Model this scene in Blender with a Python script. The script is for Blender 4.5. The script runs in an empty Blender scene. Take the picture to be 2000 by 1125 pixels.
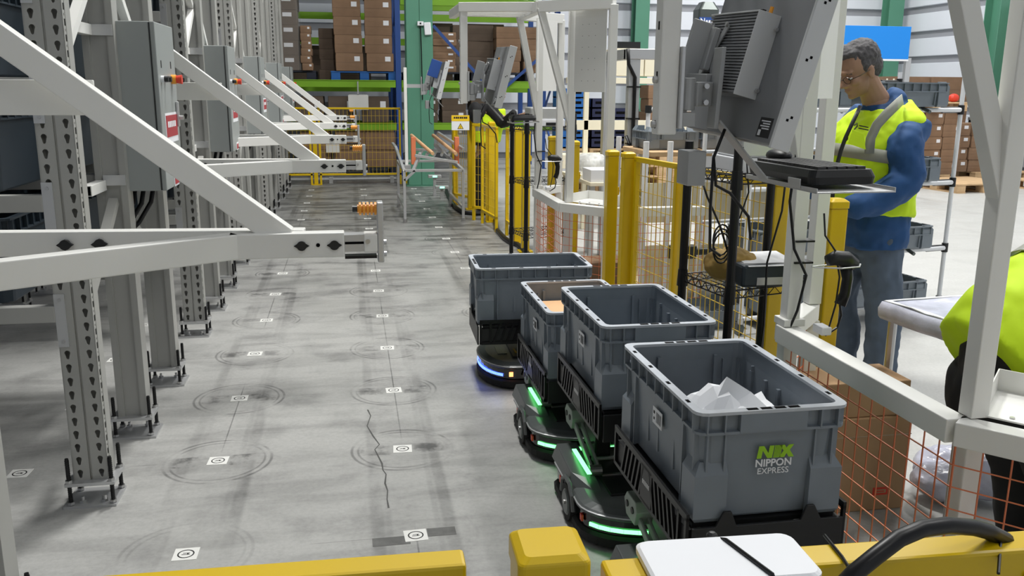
import bpy, bmesh, math, random
from math import sin, cos, pi, atan2, sqrt, tan
from mathutils import Vector, Matrix, Euler
random.seed(7)
S = bpy.context.scene
COL = S.collection
# ---------------------------------------------------------------- camera (fitted to the photograph's 0.75 m floor grid)
F_, PIT, ROLL, YAW, HC = 1724.0, .2242, .0077, .1815, 1.5
_fw = Vector((sin(YAW)*cos(PIT), cos(YAW)*cos(PIT), -sin(PIT)))
_rt = Vector((cos(YAW), -sin(YAW), 0)); _up = _rt.cross(_fw)
_R = _rt*cos(ROLL) + _up*sin(ROLL); _U = -_rt*sin(ROLL) + _up*cos(ROLL)
cam = bpy.data.cameras.new('camera'); cam.sensor_width = 36; cam.lens = F_*36/2000; cam.clip_start = .02; cam.clip_end = 200
co = bpy.data.objects.new('camera', cam); COL.objects.link(co)
co.matrix_world = Matrix(((_R.x, _U.x, -_fw.x, 0), (_R.y, _U.y, -_fw.y, 0), (_R.z, _U.z, -_fw.z, HC), (0, 0, 0, 1)))
S.camera = co
def at(u, v, ax, c):
    """real-world point on the plane x|y|z = c seen along one line of sight (used to measure positions)"""
    d = _fw + _R*((u-1000)/F_) - _U*((v-562.5)/F_); i = 'xyz'.index(ax); o = Vector((0, 0, HC))
    return o + d*((c-o[i])/d[i])
# ---------------------------------------------------------------- world, lamps, exposure
W = bpy.data.worlds.new('world'); S.world = W; W.use_nodes = True
W.node_tree.nodes['Background'].inputs[0].default_value = (.93, .97, 1, 1)
W.node_tree.nodes['Background'].inputs[1].default_value = .55
S.view_settings.view_transform = 'Standard'; S.view_settings.look = 'None'
S.view_settings.gamma = 1; S.view_settings.use_curve_mapping = False
S.view_settings.exposure = 0.0
def lamp(name, loc, sx, sy, watts, tilt=(0, 0, 0), col=(1, .99, .96)):
    l = bpy.data.lights.new(name, 'AREA'); l.shape = 'RECTANGLE'; l.size = sx; l.size_y = sy; l.energy = watts; l.color = col
    o = bpy.data.objects.new(name, l); COL.objects.link(o); o.location = loc; o.rotation_euler = tilt
    return o
LAMPS = [(4.5, 1.0, 110), (4.5, 6.5, 270), (5.2, 12, 190), (8.5, 4, 170), (8.5, 10, 220), (8.5, 15.5, 330), (.6, 5.8, 480), (1.0, 11.5, 8), (1.6, -3.2, 55)]
for i, (x, y, w) in enumerate(LAMPS): lamp('high_bay_light', (x, y, 7.9), .5, 1.6, w)
# ---------------------------------------------------------------- helpers
def s2l(c):
    c = c/255
    return c/12.92 if c <= .04045 else ((c+.055)/1.055)**2.4
def mat(name, rgb, rough=.5, metal=0., noise=0., scale=8., bump=0., emit=0., alpha=1., coat=0., trans=0.):
    m = bpy.data.materials.new(name); m.use_nodes = True; nt = m.node_tree; b = nt.nodes['Principled BSDF']
    c = tuple(s2l(v) for v in rgb)+(1,)
    b.inputs['Base Color'].default_value = c; b.inputs['Roughness'].default_value = rough; b.inputs['Metallic'].default_value = metal
    if coat: b.inputs['Coat Weight'].default_value = coat
    if trans: b.inputs['Transmission Weight'].default_value = trans
    if emit: b.inputs['Emission Color'].default_value = c; b.inputs['Emission Strength'].default_value = emit
    if alpha < 1: b.inputs['Alpha'].default_value = alpha
    if noise or bump:
        tc = nt.nodes.new('ShaderNodeTexCoord'); n = nt.nodes.new('ShaderNodeTexNoise'); n.inputs['Scale'].default_value = scale; n.inputs['Detail'].default_value = 6
        nt.links.new(tc.outputs['Object'], n.inputs['Vector'])
        if noise:
            r = nt.nodes.new('ShaderNodeValToRGB'); r.color_ramp.elements[0].position = .3; r.color_ramp.elements[1].position = .7
            r.color_ramp.elements[0].color = tuple(v*(1-noise) for v in c[:3])+(1,); r.color_ramp.elements[1].color = tuple(min(1, v*(1+noise*.6)) for v in c[:3])+(1,)
            nt.links.new(n.outputs['Fac'], r.inputs[0]); nt.links.new(r.outputs[0], b.inputs['Base Color'])
        if bump:
            bp = nt.nodes.new('ShaderNodeBump'); bp.inputs['Strength'].default_value = bump; bp.inputs['Distance'].default_value = .01
            nt.links.new(n.outputs['Fac'], bp.inputs['Height']); nt.links.new(bp.outputs[0], b.inputs['Normal'])
    return m
M = dict(
 rack=mat('rack_grey_paint', (168, 168, 164), .45, .1, .05, 3), white=mat('white_powder_coat', (232, 232, 228), .4, 0, .03, 3),
 cab=mat('cabinet_grey', (152, 157, 156), .42, 0, .03, 2), dark=mat('black_plastic', (22, 23, 25), .45), hole=mat('dark_opening', (14, 14, 15), .9),
 black=mat('black_steel', (20, 20, 22), .38, .3), steel=mat('bright_steel', (190, 190, 190), .28, .9), alu=mat('aluminium', (196, 197, 198), .35, .6),
 tote=mat('grey_tote_plastic', (122, 131, 140), .4, 0, .06, 14), toteblue=mat('dark_slate_tote_plastic', (34, 46, 56), .5), toterim=mat('pale_tote_rim', (184, 190, 198), .4, 0, .08, 30),  # rim tone is paler than the tote body
 yellow=mat('yellow_powder_coat', (212, 178, 6), .33, 0, .03, 4), yelwire=mat('yellow_wire', (212, 178, 40), .4), orgwire=mat('orange_coated_wire', (224, 128, 88), .45),
 orange=mat('orange_polyurethane', (242, 164, 52), .4), red=mat('red_plastic', (214, 62, 40), .4), carton=mat('brown_cardboard', (136, 108, 84), .85, 0, .1, 6),
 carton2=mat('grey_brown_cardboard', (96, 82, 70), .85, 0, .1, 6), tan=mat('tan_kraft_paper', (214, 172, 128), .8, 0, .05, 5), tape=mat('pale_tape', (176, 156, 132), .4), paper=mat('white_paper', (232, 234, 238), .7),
 green=mat('green_column_paint', (84, 140, 116), .45, 0, .05, 2), lime=mat('lime_green_beam', (122, 172, 30), .5, 0, .1, 2), blue=mat('blue_rack_paint', (34, 72, 140), .5), navy=mat('navy_plastic', (30, 36, 70), .5),
 palletblue=mat('bright_blue_plastic', (28, 96, 170), .5), palletnavy=mat('dark_navy_pallet', (22, 28, 46), .6), wood=mat('pallet_wood', (200, 168, 128), .8, 0, .15, 9), cream=mat('cream_panel', (236, 228, 204), .55, 0, .03, 2),
 robot=mat('gunmetal_plastic', (84, 88, 88), .35, .15, .05, 9), robotlid=mat('satin_dark_lid', (88, 94, 92), .3, .5), arm=mat('grey_cast_arm', (140, 152, 142), .4, .15), gloss=mat('gloss_black_band', (10, 12, 12), .12, 0, coat=.5),
 rubber=mat('black_rubber', (26, 26, 26), .8), ledg=mat('green_led', (110, 255, 135), .4, emit=3.8), ledb=mat('blue_led', (80, 110, 255), .4, emit=4.5), ledo=mat('amber_led', (255, 150, 90), .4, emit=3),
 jacket=mat('blue_jacket_cloth', (28, 74, 126), .75, 0, .12, 9, .25), vest=mat('fluorescent_yellow_mesh', (208, 244, 20), .7, 0, .05, 9, .2), reflect=mat('grey_reflective_tape', (150, 152, 140), .45),
 skin=mat('skin', (166, 130, 106), .55, 0, .06, 20), hair=mat('greying_black_hair', (84, 82, 84), .7, 0, .5, 70, .4), jeans=mat('faded_denim', (88, 102, 120), .85, 0, .3, 5, .2), cloth=mat('black_cloth', (26, 26, 28), .85, 0, .1, 8, .2),
 shoe=mat('dark_shoe', (34, 32, 32), .6), mongrey=mat('monitor_grey', (128, 130, 133), .42, .2), fin=mat('silver_finned_case', (204, 206, 207), .4, .25), bracket=mat('grey_bracket', (164, 166, 167), .4, .2),
 wallp=mat('white_wall_sheet', (226, 230, 238), .5, 0, .03, 1), girt=mat('grey_wall_recess', (150, 152, 158), .7), sign=mat('bright_blue_board', (22, 136, 228), .6), key=mat('grey_black_keys', (58, 58, 60), .5),
 film=mat('milky_plastic_film', (206, 208, 226), .22, 0, .2, 12, .6), sticker=mat('white_sticker', (222, 222, 218), .6), ink=mat('black_print', (28, 28, 28), .7), logog=mat('lime_print', (150, 200, 30), .6), ylabel=mat('yellow_label', (240, 200, 30), .5),
 redprint=mat('red_print', (170, 50, 60), .5), slat=mat('grey_shutter_slat', (150, 146, 136), .5, .2), brown=mat('dark_brown_void', (40, 36, 32), .9), wrap=mat('stretch_wrap', (200, 196, 190), .18, alpha=.16), scuff=mat('grey_epoxy', (120, 120, 120), .6),
 bag=mat('cloudy_bag', (226, 228, 228), .3, alpha=.55), mauve=mat('mauve_plastic', (190, 120, 120), .5), ceil=mat('ceiling_sheet', (190, 194, 200), .8), glassrim=mat('spectacle_metal', (60, 58, 58), .3, .8), greenglow=mat('green_indicator', (120, 255, 200), .4, emit=4), crack=mat('dark_crack', (78, 78, 76), .9), lampm=mat('lamp_body', (220, 220, 220), .4))
for k, v in M.items():
    if k in ('hole',): v.node_tree.nodes['Principled BSDF'].inputs['Specular IOR Level'].default_value = .1
class MB:
    def __init__(s): s.v = []; s.f = []; s.sm = False
    def add(s, vs, fs):
        n = len(s.v); s.v += [tuple(v) for v in vs]; s.f += [tuple(i+n for i in f) for f in fs]; return s
    def box(s, x0, x1, y0, y1, z0, z1, mx=None):
        vs = [Vector((x, y, z)) for z in (z0, z1) for y in (y0, y1) for x in (x0, x1)]
        if mx is not None: vs = [mx @ v for v in vs]
        return s.add(vs, [(0, 2, 3, 1), (4, 5, 7, 6), (0, 1, 5, 4), (2, 6, 7, 3), (0, 4, 6, 2), (1, 3, 7, 5)])
    def bar(s, p, q, w, h, up=(0, 0, 1)):
        p = Vector(p); q = Vector(q); d = (q-p).normalized(); u = Vector(up); a = d.cross(u)
        if a.length < 1e-4: a = d.cross(Vector((1, 0, 0)))
        a.normalize(); b = a.cross(d).normalized()
        vs = [c + a*(i*w/2) + b*(j*h/2) for c in (p, q) for i, j in ((-1, -1), (1, -1), (1, 1), (-1, 1))]
        return s.add(vs, [(3, 2, 1, 0), (4, 5, 6, 7), (0, 1, 5, 4), (1, 2, 6, 5), (2, 3, 7, 6), (3, 0, 4, 7)])
    def cyl(s, p, q, r, n=12, r2=None):
        p = Vector(p); q = Vector(q); d = (q-p).normalized(); a = d.orthogonal().normalized(); b = d.cross(a); r2 = r if r2 is None else r2
        vs = [p + (a*cos(2*pi*i/n)+b*sin(2*pi*i/n))*r for i in range(n)] + [q + (a*cos(2*pi*i/n)+b*sin(2*pi*i/n))*r2 for i in range(n)]
        return s.add(vs, [tuple(range(n))[::-1], tuple(range(n, 2*n))] + [(i, (i+1) % n, n+(i+1) % n, n+i) for i in range(n)])
    def tube(s, pts, r, n=6):
        pts = [Vector(p) for p in pts]; k = len(pts); prev = None; vs = []
        for i, p in enumerate(pts):
            d = (pts[min(i+1, k-1)]-pts[max(i-1, 0)]).normalized()
            a = d.orthogonal().normalized() if prev is None else (prev - d*prev.dot(d)).normalized()
            prev = a; b = d.cross(a); rr_ = r[i] if isinstance(r, (list, tuple)) else r
            vs += [p + (a*cos(2*pi*j/n)+b*sin(2*pi*j/n))*rr_ for j in range(n)]
        fs = [tuple(range(n))[::-1], tuple(range((k-1)*n, k*n))]
        for i in range(k-1):
            fs += [(i*n+j, i*n+(j+1) % n, (i+1)*n+(j+1) % n, (i+1)*n+j) for j in range(n)]
        return s.add(vs, fs)
    def loft(s, loops, c0=True, c1=True, ring=False):
        n = len(loops[0]); vs = [v for l in loops for v in l]; fs = []
        if c0: fs.append(tuple(range(n))[::-1])
        if c1: fs.append(tuple(range((len(loops)-1)*n, len(loops)*n)))
        for i in range(len(loops)-1):
            fs += [(i*n+j, i*n+(j+1) % n, (i+1)*n+(j+1) % n, (i+1)*n+j) for j in range(n)]
        if ring:
            k = len(loops)-1; fs += [(k*n+j, k*n+(j+1) % n, (j+1) % n, j) for j in range(n)]
        return s.add(vs, fs)
    def prism(s, poly, a, b, axis='z'):
        def P(u, v, w): return {'z': (u, v, w), 'y': (u, w, v), 'x': (w, u, v)}[axis]
        n = len(poly)
        return s.add([P(u, v, a) for u, v in poly]+[P(u, v, b) for u, v in poly], [tuple(range(n))[::-1], tuple(range(n, 2*n))]+[(i, (i+1) % n, n+(i+1) % n, n+i) for i in range(n)])
    def ell(s, c, r, nu=16, nv=10, rot=None):
        vs = []; fs = []; c = Vector(c)
        for i in range(1, nv):
            for j in range(nu):
                t = pi*i/nv; p = 2*pi*j/nu; q = Vector((r[0]*sin(t)*cos(p), r[1]*sin(t)*sin(p), r[2]*cos(t)))
                if rot: q = rot @ q
                vs.append(c+q)
        top = Vector((0, 0, r[2])); bot = -top
        if rot: top = rot @ top; bot = rot @ bot
        vs += [c+top, c+bot]; N = len(vs)
        for i in range(nv-2):
            for j in range(nu): fs.append((i*nu+j, (i+1)*nu+j, (i+1)*nu+(j+1) % nu, i*nu+(j+1) % nu))
        for j in range(nu): fs.append((N-2, j, (j+1) % nu)); fs.append((N-1, (nv-2)*nu+(j+1) % nu, (nv-2)*nu+j))
        return s.add(vs, fs)
    def mesh(s, name, material):
        me = bpy.data.meshes.new(name); me.from_pydata(s.v, [], s.f); me.materials.append(M[material] if isinstance(material, str) else material)
        bm = bmesh.new(); bm.from_mesh(me); bmesh.ops.recalc_face_normals(bm, faces=bm.faces); bm.to_mesh(me); bm.free()
        if s.sm: me.polygons.foreach_set('use_smooth', [True]*len(me.polygons))
        return me
    def build(s, name, material, parent=None, bevel=0., smooth=False, stuff=False, label=None):
        s.sm = smooth; o = bpy.data.objects.new(name, s.mesh(name, material)); COL.objects.link(o)
        if parent is not None: o.parent = parent
        if bevel:
            m = o.modifiers.new('bevel', 'BEVEL'); m.width = bevel; m.segments = 2; m.limit_method = 'ANGLE'; m.angle_limit = .7
        if stuff: o['kind'] = 'stuff'
        if label: o['label'] = label
        return o
def rr(hx, hy, r, z, n=4, cx=0, cy=0):
    out = []
    for qx, qy, a0 in ((1, 1, 0), (-1, 1, pi/2), (-1, -1, pi), (1, -1, 1.5*pi)):
        for i in range(n+1):
            a = a0 + pi/2*i/n; out.append((cx+qx*(hx-r)+r*cos(a), cy+qy*(hy-r)+r*sin(a), z))
    return out
def thing(name, label, cat, loc=(0, 0, 0), rz=0., group=None):
    o = bpy.data.objects.new(name, None); o.empty_display_size = .05; COL.objects.link(o); o.location = loc; o.rotation_euler = (0, 0, rz)
    return tag(o, label, cat, group)
def tag(o, label, cat, group=None):
    o['label'] = label; o['category'] = cat
    if group: o['group'] = group
    return o
def struct(o): o['kind'] = 'structure'; return o
def copy_tree(o, parent=None):
    c = o.copy(); COL.objects.link(c); c.parent = parent
    for ch in list(o.children): copy_tree(ch, c)
    return c
def dup(o, loc, rz=0., label=None, group=None):
    c = copy_tree(o); c.location = loc; c.rotation_euler = (0, 0, rz)
    if label: c['label'] = label
    if group: c['group'] = group
    return c
def words_obj(name, txt, size, mx, material, parent, depth=.0008, align='CENTER', bold=0.):
    cu = bpy.data.curves.new(name, 'FONT'); cu.body = txt; cu.size = size; cu.align_x = align; cu.align_y = 'CENTER'; cu.extrude = depth; cu.offset = bold; cu.resolution_u = 3
    t = bpy.data.objects.new(name, cu); COL.objects.link(t); bpy.context.view_layer.update()
    me = bpy.data.meshes.new_from_object(t.evaluated_get(bpy.context.evaluated_depsgraph_get()))
    bpy.data.objects.remove(t); me.materials.clear(); me.materials.append(M[material])
    o = bpy.data.objects.new(name, me); COL.objects.link(o); o.parent = parent; o.matrix_local = mx
    return o
ORD = ['', 'first', 'second', 'third', 'fourth', 'fifth', 'sixth', 'seventh', 'eighth', 'ninth', 'tenth', 'eleventh', 'twelfth', 'thirteenth', 'fourteenth', 'fifteenth', 'sixteenth', 'seventeenth', 'eighteenth']
RXm = lambda a: Matrix.Rotation(a, 4, 'X')
RYm = lambda a: Matrix.Rotation(a, 4, 'Y')
RZm = lambda a: Matrix.Rotation(a, 4, 'Z')
T = Matrix.Translation
# ================================================================ SETTING
def floor_material():
    m = bpy.data.materials.new('worn_concrete'); m.use_nodes = True; nt = m.node_tree; N = nt.nodes; L = nt.links; b = N['Principled BSDF']
    def math_(op, a, b_=None, c=None):
        n = N.new('ShaderNodeMath'); n.operation = op
        for i, v in enumerate((a, b_, c)):
            if v is None: continue
            if isinstance(v, (int, float)): n.inputs[i].default_value = v
            else: L.new(v, n.inputs[i])
        return n.outputs[0]
    def noise(vec, scale, detail=5, rough=.55, dist=0.):
        n = N.new('ShaderNodeTexNoise'); n.inputs['Scale'].default_value = scale; n.inputs['Detail'].default_value = detail; n.inputs['Roughness'].default_value = rough; n.inputs['Distortion'].default_value = dist
        L.new(vec, n.inputs['Vector']); return n.outputs['Fac']
    def ss(v, lo, hi, a=0., b_=1.):
        n = N.new('ShaderNodeMapRange'); n.interpolation_type = 'SMOOTHSTEP'; L.new(v, n.inputs[0])
        for i, x in ((1, lo), (2, hi), (3, a), (4, b_)): n.inputs[i].default_value = x
        return n.outputs[0]
    tc = N.new('ShaderNodeTexCoord'); P = tc.outputs['Object']; sx = N.new('ShaderNodeSeparateXYZ'); L.new(P, sx.inputs[0]); x, y = sx.outputs[0], sx.outputs[1]
    def stretch(v):
        mp = N.new('ShaderNodeMapping'); mp.inputs['Scale'].default_value = v; L.new(P, mp.inputs[0]); return mp.outputs[0]
    # cell of the robots' grid
    gx = math_('SUBTRACT', math_('FRACT', math_('DIVIDE', math_('ADD', x, .195+7.5), .75)), .5)
    gy = math_('SUBTRACT', math_('FRACT', math_('DIVIDE', math_('ADD', y, -2.395+7.5), .75)), .5)
    gx = math_('MULTIPLY', gx, .75); gy = math_('MULTIPLY', gy, .75)
    cx = math_('FLOOR', math_('DIVIDE', math_('ADD', x, .195+7.5), .75)); cy = math_('FLOOR', math_('DIVIDE', math_('ADD', y, -2.395+7.5), .75))
    cc = N.new('ShaderNodeCombineXYZ'); L.new(cx, cc.inputs[0]); L.new(cy, cc.inputs[1]); wn = N.new('ShaderNodeTexWhiteNoise'); wn.noise_dimensions = '2D'; L.new(cc.outputs[0], wn.inputs[0]); rnd = wn.outputs[0]
    r = math_('SQRT', math_('ADD', math_('MULTIPLY', gx, gx), math_('MULTIPLY', gy, gy)))
    n1 = noise(P, 3.2, 6, .6); n2 = noise(stretch((1.1, 5, 1)), 1.3, 6, .6, .4); n3 = noise(P, 55, 4, .7); n4 = noise(P, .55, 3); n5 = noise(P, 9, 5, .65)
    broken = ss(noise(P, 4.5, 3), .42, .58)
    def line(v, w, soft=.004): return math_('SUBTRACT', 1., ss(math_('ABSOLUTE', v), w, w+soft))
    ring = math_('ADD', line(math_('SUBTRACT', r, .212), .002, .007), math_('MULTIPLY', line(math_('SUBTRACT', r, .186), .0015, .006), .8))
    ring = math_('MULTIPLY', math_('MULTIPLY', ring, ss(rnd, .3, .5)), math_('ADD', math_('MULTIPLY', broken, .85), .15))
    inlane = math_('MULTIPLY', ss(x, -1.05, -.95), math_('SUBTRACT', 1., ss(x, 1.15, 1.25)))
    tracks = math_('ADD', line(math_('SUBTRACT', math_('ABSOLUTE', gx), .125), .014, .02), math_('MULTIPLY', line(math_('SUBTRACT', math_('ABSOLUTE', gx), .085), .005, .012), .6))
    tracks = math_('MULTIPLY', tracks, ss(noise(stretch((3, .7, 1)), 1.5, 4), .38, .66))
    cross = math_('MULTIPLY', line(gy, .045, .012), math_('MULTIPLY', ss(math_('ABSOLUTE', gx), .04, .06), math_('SUBTRACT', 1., ss(math_('ABSOLUTE', gx), .16, .19))))
    cross = math_('MULTIPLY', cross, math_('MULTIPLY', ss(n5, .42, .62), ss(rnd, .35, .7)))
    seam = math_('MULTIPLY', line(math_('ADD', gx, -.002), .0012, .003), ss(noise(stretch((1, .6, 1)), 1.1, 3), .45, .55))
    seamy = math_('MULTIPLY', line(math_('SUBTRACT', gy, .0), .001, .003), ss(noise(stretch((1.5, 1, 1)), 1.7, 3), .52, .6))
    marks = math_('MULTIPLY', math_('ADD', math_('ADD', math_('MULTIPLY', ring, .42), math_('MULTIPLY', tracks, .3)), math_('ADD', math_('MULTIPLY', cross, .5), math_('ADD', math_('MULTIPLY', seam, .5), math_('MULTIPLY', seamy, .3)))), inlane)
    # painted shade and grime at the lane end, streaks running across it, paler epoxy hall outside the fence
    far = ss(y, 5.2, 10.5, 0, 1); far = math_('MULTIPLY', far, math_('SUBTRACT', 1., ss(x, 1.5, 2.0)))  # far lane darkened: shade put into the colour, with some grime
    streak = math_('MULTIPLY', ss(n2, .45, .66), .38); blot = math_('MULTIPLY', ss(n1, .46, .70), .26)  # streaks carry mottling and painted shadow bands
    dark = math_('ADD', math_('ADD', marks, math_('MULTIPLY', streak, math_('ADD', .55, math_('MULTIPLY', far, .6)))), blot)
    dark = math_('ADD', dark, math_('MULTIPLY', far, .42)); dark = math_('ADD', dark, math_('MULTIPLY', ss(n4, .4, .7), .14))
    hall = ss(x, 1.85, 2.05)
    dark = math_('MULTIPLY', dark, math_('SUBTRACT', 1., math_('MULTIPLY', hall, .75)))
    dark = math_('MINIMUM', math_('MAXIMUM', dark, 0.), .85)
    mix = N.new('ShaderNodeMix'); mix.data_type = 'RGBA'; L.new(dark, mix.inputs[0])
    base = N.new('ShaderNodeMix'); base.data_type = 'RGBA'; L.new(hall, base.inputs[0]); base.inputs[6].default_value = (.43, .43, .415, 1); base.inputs[7].default_value = (.56, .56, .54, 1)  # hall coat is paler, partly to paint in its brighter light
    L.new(base.outputs[2], mix.inputs[6]); mix.inputs[7].default_value = (.045, .045, .045, 1)
    fine = N.new('ShaderNodeMix'); fine.data_type = 'RGBA'; fine.blend_type = 'MULTIPLY'; fine.inputs[0].default_value = .35; L.new(mix.outputs[2], fine.inputs[6]); L.new(ss(n3, .2, .7, .55, 1.), fine.inputs[7])
    L.new(fine.outputs[2], b.inputs['Base Color'])
    L.new(ss(n1, .3, .7, .34, .5), b.inputs['Roughness']); b.inputs['Specular IOR Level'].default_value = .4
    bp = N.new('ShaderNodeBump'); bp.inputs['Strength'].default_value = .08; bp.inputs['Distance'].default_value = .004; L.new(n3, bp.inputs['Height']); L.new(bp.outputs[0], b.inputs['Normal'])
    return m
M['floor'] = floor_material()
X0, X1, Y0, Y1, ZC = -9., 12.2, -6., 18.9, 8.4
flo = struct(MB().box(X0, X1, Y0, Y1, -.1, 0).build('floor', 'floor'))
struct(MB().box(X0, X1, Y0, Y1, ZC, ZC+.1).build('ceiling', 'ceil'))
struct(MB().box(X0-.1, X0, Y0, Y1, 0, ZC).build('wall_left', 'wallp'))
struct(MB().box(X0, X1, Y0-.1, Y0, 0, ZC).build('wall_front', 'wallp'))
wb = struct(MB().box(X0, X1, Y1, Y1+.1, 0, ZC).build('wall_back', 'girt'))
wr = struct(MB().box(X1, X1+.1, Y0, Y1, 0, ZC).build('wall_right', 'girt'))
z = .12; k = 0
pb = None; pr = None
while z < 8.2:
    # sheet with a slightly rounded lip, standing proud of the recess
    if pb is None:
        pb = MB().prism([(0, z), (.05, z+.012), (.05, z+.368), (0, z+.38)], 0, X1-X0-.2, 'x')
        v = [(X0+.1+a, Y1-b_, c) for (a, b_, c) in pb.v]; q = MB(); q.v = v; q.f = pb.f; o1 = q.build('wall_panel', 'wallp', wb); z0 = z
        q = MB(); q.v = [(X1-b_, Y0+.1+a*(Y1-Y0-.2)/(X1-X0-.2), c) for (a, b_, c) in pb.v]; q.f = pb.f; o2 = q.build('wall_panel', 'wallp', wr)
    else:
        for o in (o1, o2):
            c = o.copy(); COL.objects.link(c); c.location.z = z-z0
    z += .52
# crack in the slab
pts = [(718, 800), (722, 815), (716, 835), (732, 858), (742, 866), (738, 880), (748, 905), (752, 925), (757, 945), (755, 965), (760, 990)]
mb = MB(); pp = []
pts = [(718, 800), (724, 812), (717, 832), (729, 852), (741, 868), (732, 878), (746, 905), (748, 918), (754, 926), (752, 944), (757, 958), (756, 975), (759, 992)]
pw = [at(u, v, 'z', .0006) for u, v in pts]
for i, p in enumerate(pw):
    w = .0022 if i % 3 else .0036
    pp.append((p.x-w, p.y, .0006)); pp.append((p.x+w, p.y, .0006))
mb.add(pp, [(2*i, 2*i+1, 2*i+3, 2*i+2) for i in range(len(pw)-1)]); mb.build('crack', 'crack', flo)
# worn tape residue on the floor near the front marker
def smear(u0, v0, u1, v1, m_):
    a = at(u0, v0, 'z', .0005); b = at(u1, v1, 'z', .0005); MB().box(a.x, b.x, min(a.y, b.y), max(a.y, b.y), .0003, .0008).build('tape_residue', m_, flo)
M['residue'] = mat('dark_tape_residue', (92, 92, 90), .6, 0, .5, 14)
smear(728, 1068, 800, 1046, 'residue'); smear(836, 1048, 888, 1028, 'residue')
# ---------------------------------------------------------------- floor markers
def marker():
    o = MB().box(-.039, .039, -.039, .039, .0, .0012).build('floor_marker', 'sticker')
    r = MB(); n = 20
    for ra, rb in ((.0225, .027), (.0, 0)):
        if not ra: continue
        vs = [(rb_*cos(2*pi*i/n), rb_*sin(2*pi*i/n), .0016) for rb_ in (ra, rb) for i in range(n)]
        r.add(vs, [(i, (i+1) % n, n+(i+1) % n, n+i) for i in range(n)])
    r.build('printed_ring', 'ink', o)
    q = MB(); q.box(-.013, .013, -.0055, -.0025, .0013, .0017); q.box(-.010, .012, .0035, .006, .0013, .0017); q.box(.004, .0085, -.006, .006, .0013, .0017); q.build('printed_bars', 'ink', o)
    return o
first = marker()
lines = {-1.32: 'under the left racks', -.57: 'beside the left racks', .18: 'along the aisle middle', .93: 'along the aisle right'}
done = False
for X, nm in lines.items():
    k = 0
    for i in range(15):
        y = 2.77+.75*i
        if X == .93 and i < 6: continue
        if X == -1.32 and i > 4: continue
        if y > 13.4: continue
        k += 1
        o = first if not done else copy_tree(first); done = True
        o.location = (X, y, 0); o.rotation_euler = (0, 0, random.uniform(-.05, .05))
        tag(o, f'white floor sticker with black ring, {ORD[k]} from the camera {nm}', 'floor marker', 'floor markers of the robot grid')
# ---------------------------------------------------------------- green columns
def column(name, x, y, w, d, h, label):
    t = thing(name, label, 'column', (x, y, 0)); 
    MB().box(-w/2, w/2, -d/2, -d/2+.02, .015, h).build('flange', 'green', t); MB().box(-w/2, w/2, d/2-.02, d/2, .015, h).build('flange', 'green', t)
    MB().box(-.012, .012, -d/2+.02, d/2-.02, .015, h).build('web', 'green', t); MB().box(-w/2-.03, w/2+.03, -d/2-.03, d/2+.03, 0, .015).build('base_plate', 'green', t)
    return t
ca = at(797, 300, 'y', 13.6); cb = at(848, 300, 'y', 13.6)
col1 = column('steel_column', (ca.x+cb.x)/2, 13.75, cb.x-ca.x, .3, 8.3, 'wide green steel column beside the roller stand at the aisle end')
# closed face with centre groove like the photo
MB().box(-.19, -.008, -.165, -.15, .02, 8.2).build('face_plate', 'green', col1); MB().box(.008, .19, -.165, -.15, .02, 8.2).build('face_plate', 'green', col1)
p = at(826, 55, 'y', 13.58); 
sw = thing('wall_switch', 'small white switch box on the green column with a cable below', 'switch', (at(821, 46, 'y', 13.565).x, 13.56, at(821, 46, 'y', 13.565).z))
MB().box(-.045, .045, -.02, .02, -.03, .03).build('case', 'paper', sw, .004); MB().box(-.012, .012, -.024, -.02, -.012, .012).build('rocker', 'ink', sw)
MB().tube([(0, 0, -.03), (.01, 0, -.4), (.015, 0, -1.1)], .008).build('cable', 'black', sw)
bx = tag(MB().box(-.05, .05, -.02, .02, -.09, .09).build('sensor_box', 'paper', None, .01), 'white upright sensor box beside the small switch on the green column', 'box'); q = at(835, 56, 'y', 13.56); bx.location = (q.x, 13.56, q.z); bx.rotation_euler.y = -.08
column('steel_column', 6.1, 18.55, .3, .3, 8.3, 'green steel column on the far wall behind the pale gantry')
column('steel_column', 11.75, 18.3, .34, .3, 8.3, 'green steel column at the far corner behind the blue board')
column('steel_column', 11.9, 15.15, .3, .42, 8.3, 'green steel column on the right wall beside the louvred shutter')
# louvred shutter on the right wall
sh = thing('louvre_shutter', 'grey slatted louvre shutter seen between the white braces at right', 'shutter', (12.1, 14.4, 1.4))
MB().box(-.05, .04, -.52, -.46, 0, 2.4).build('frame_side', 'alu', sh); MB().box(-.05, .04, .46, .52, 0, 2.4).build('frame_side', 'alu', sh); MB().box(-.02, .04, -.46, .46, 0, 2.4).build('back', 'brown', sh)
MB().box(-.12, .05, -.6, .6, 1.62, 1.98).build('hood', 'wallp', sh)
sl = None
for i in range(24):
    if sl is None: sl = MB().prism([(-.07, 0), (-.02, .035), (-.02, .05), (-.07, .012)], -.46, .46, 'y').build('slat', 'slat', sh); sl.location.z = .03
    else: c = sl.copy(); COL.objects.link(c); c.location.z = .03+.066*i
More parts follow.
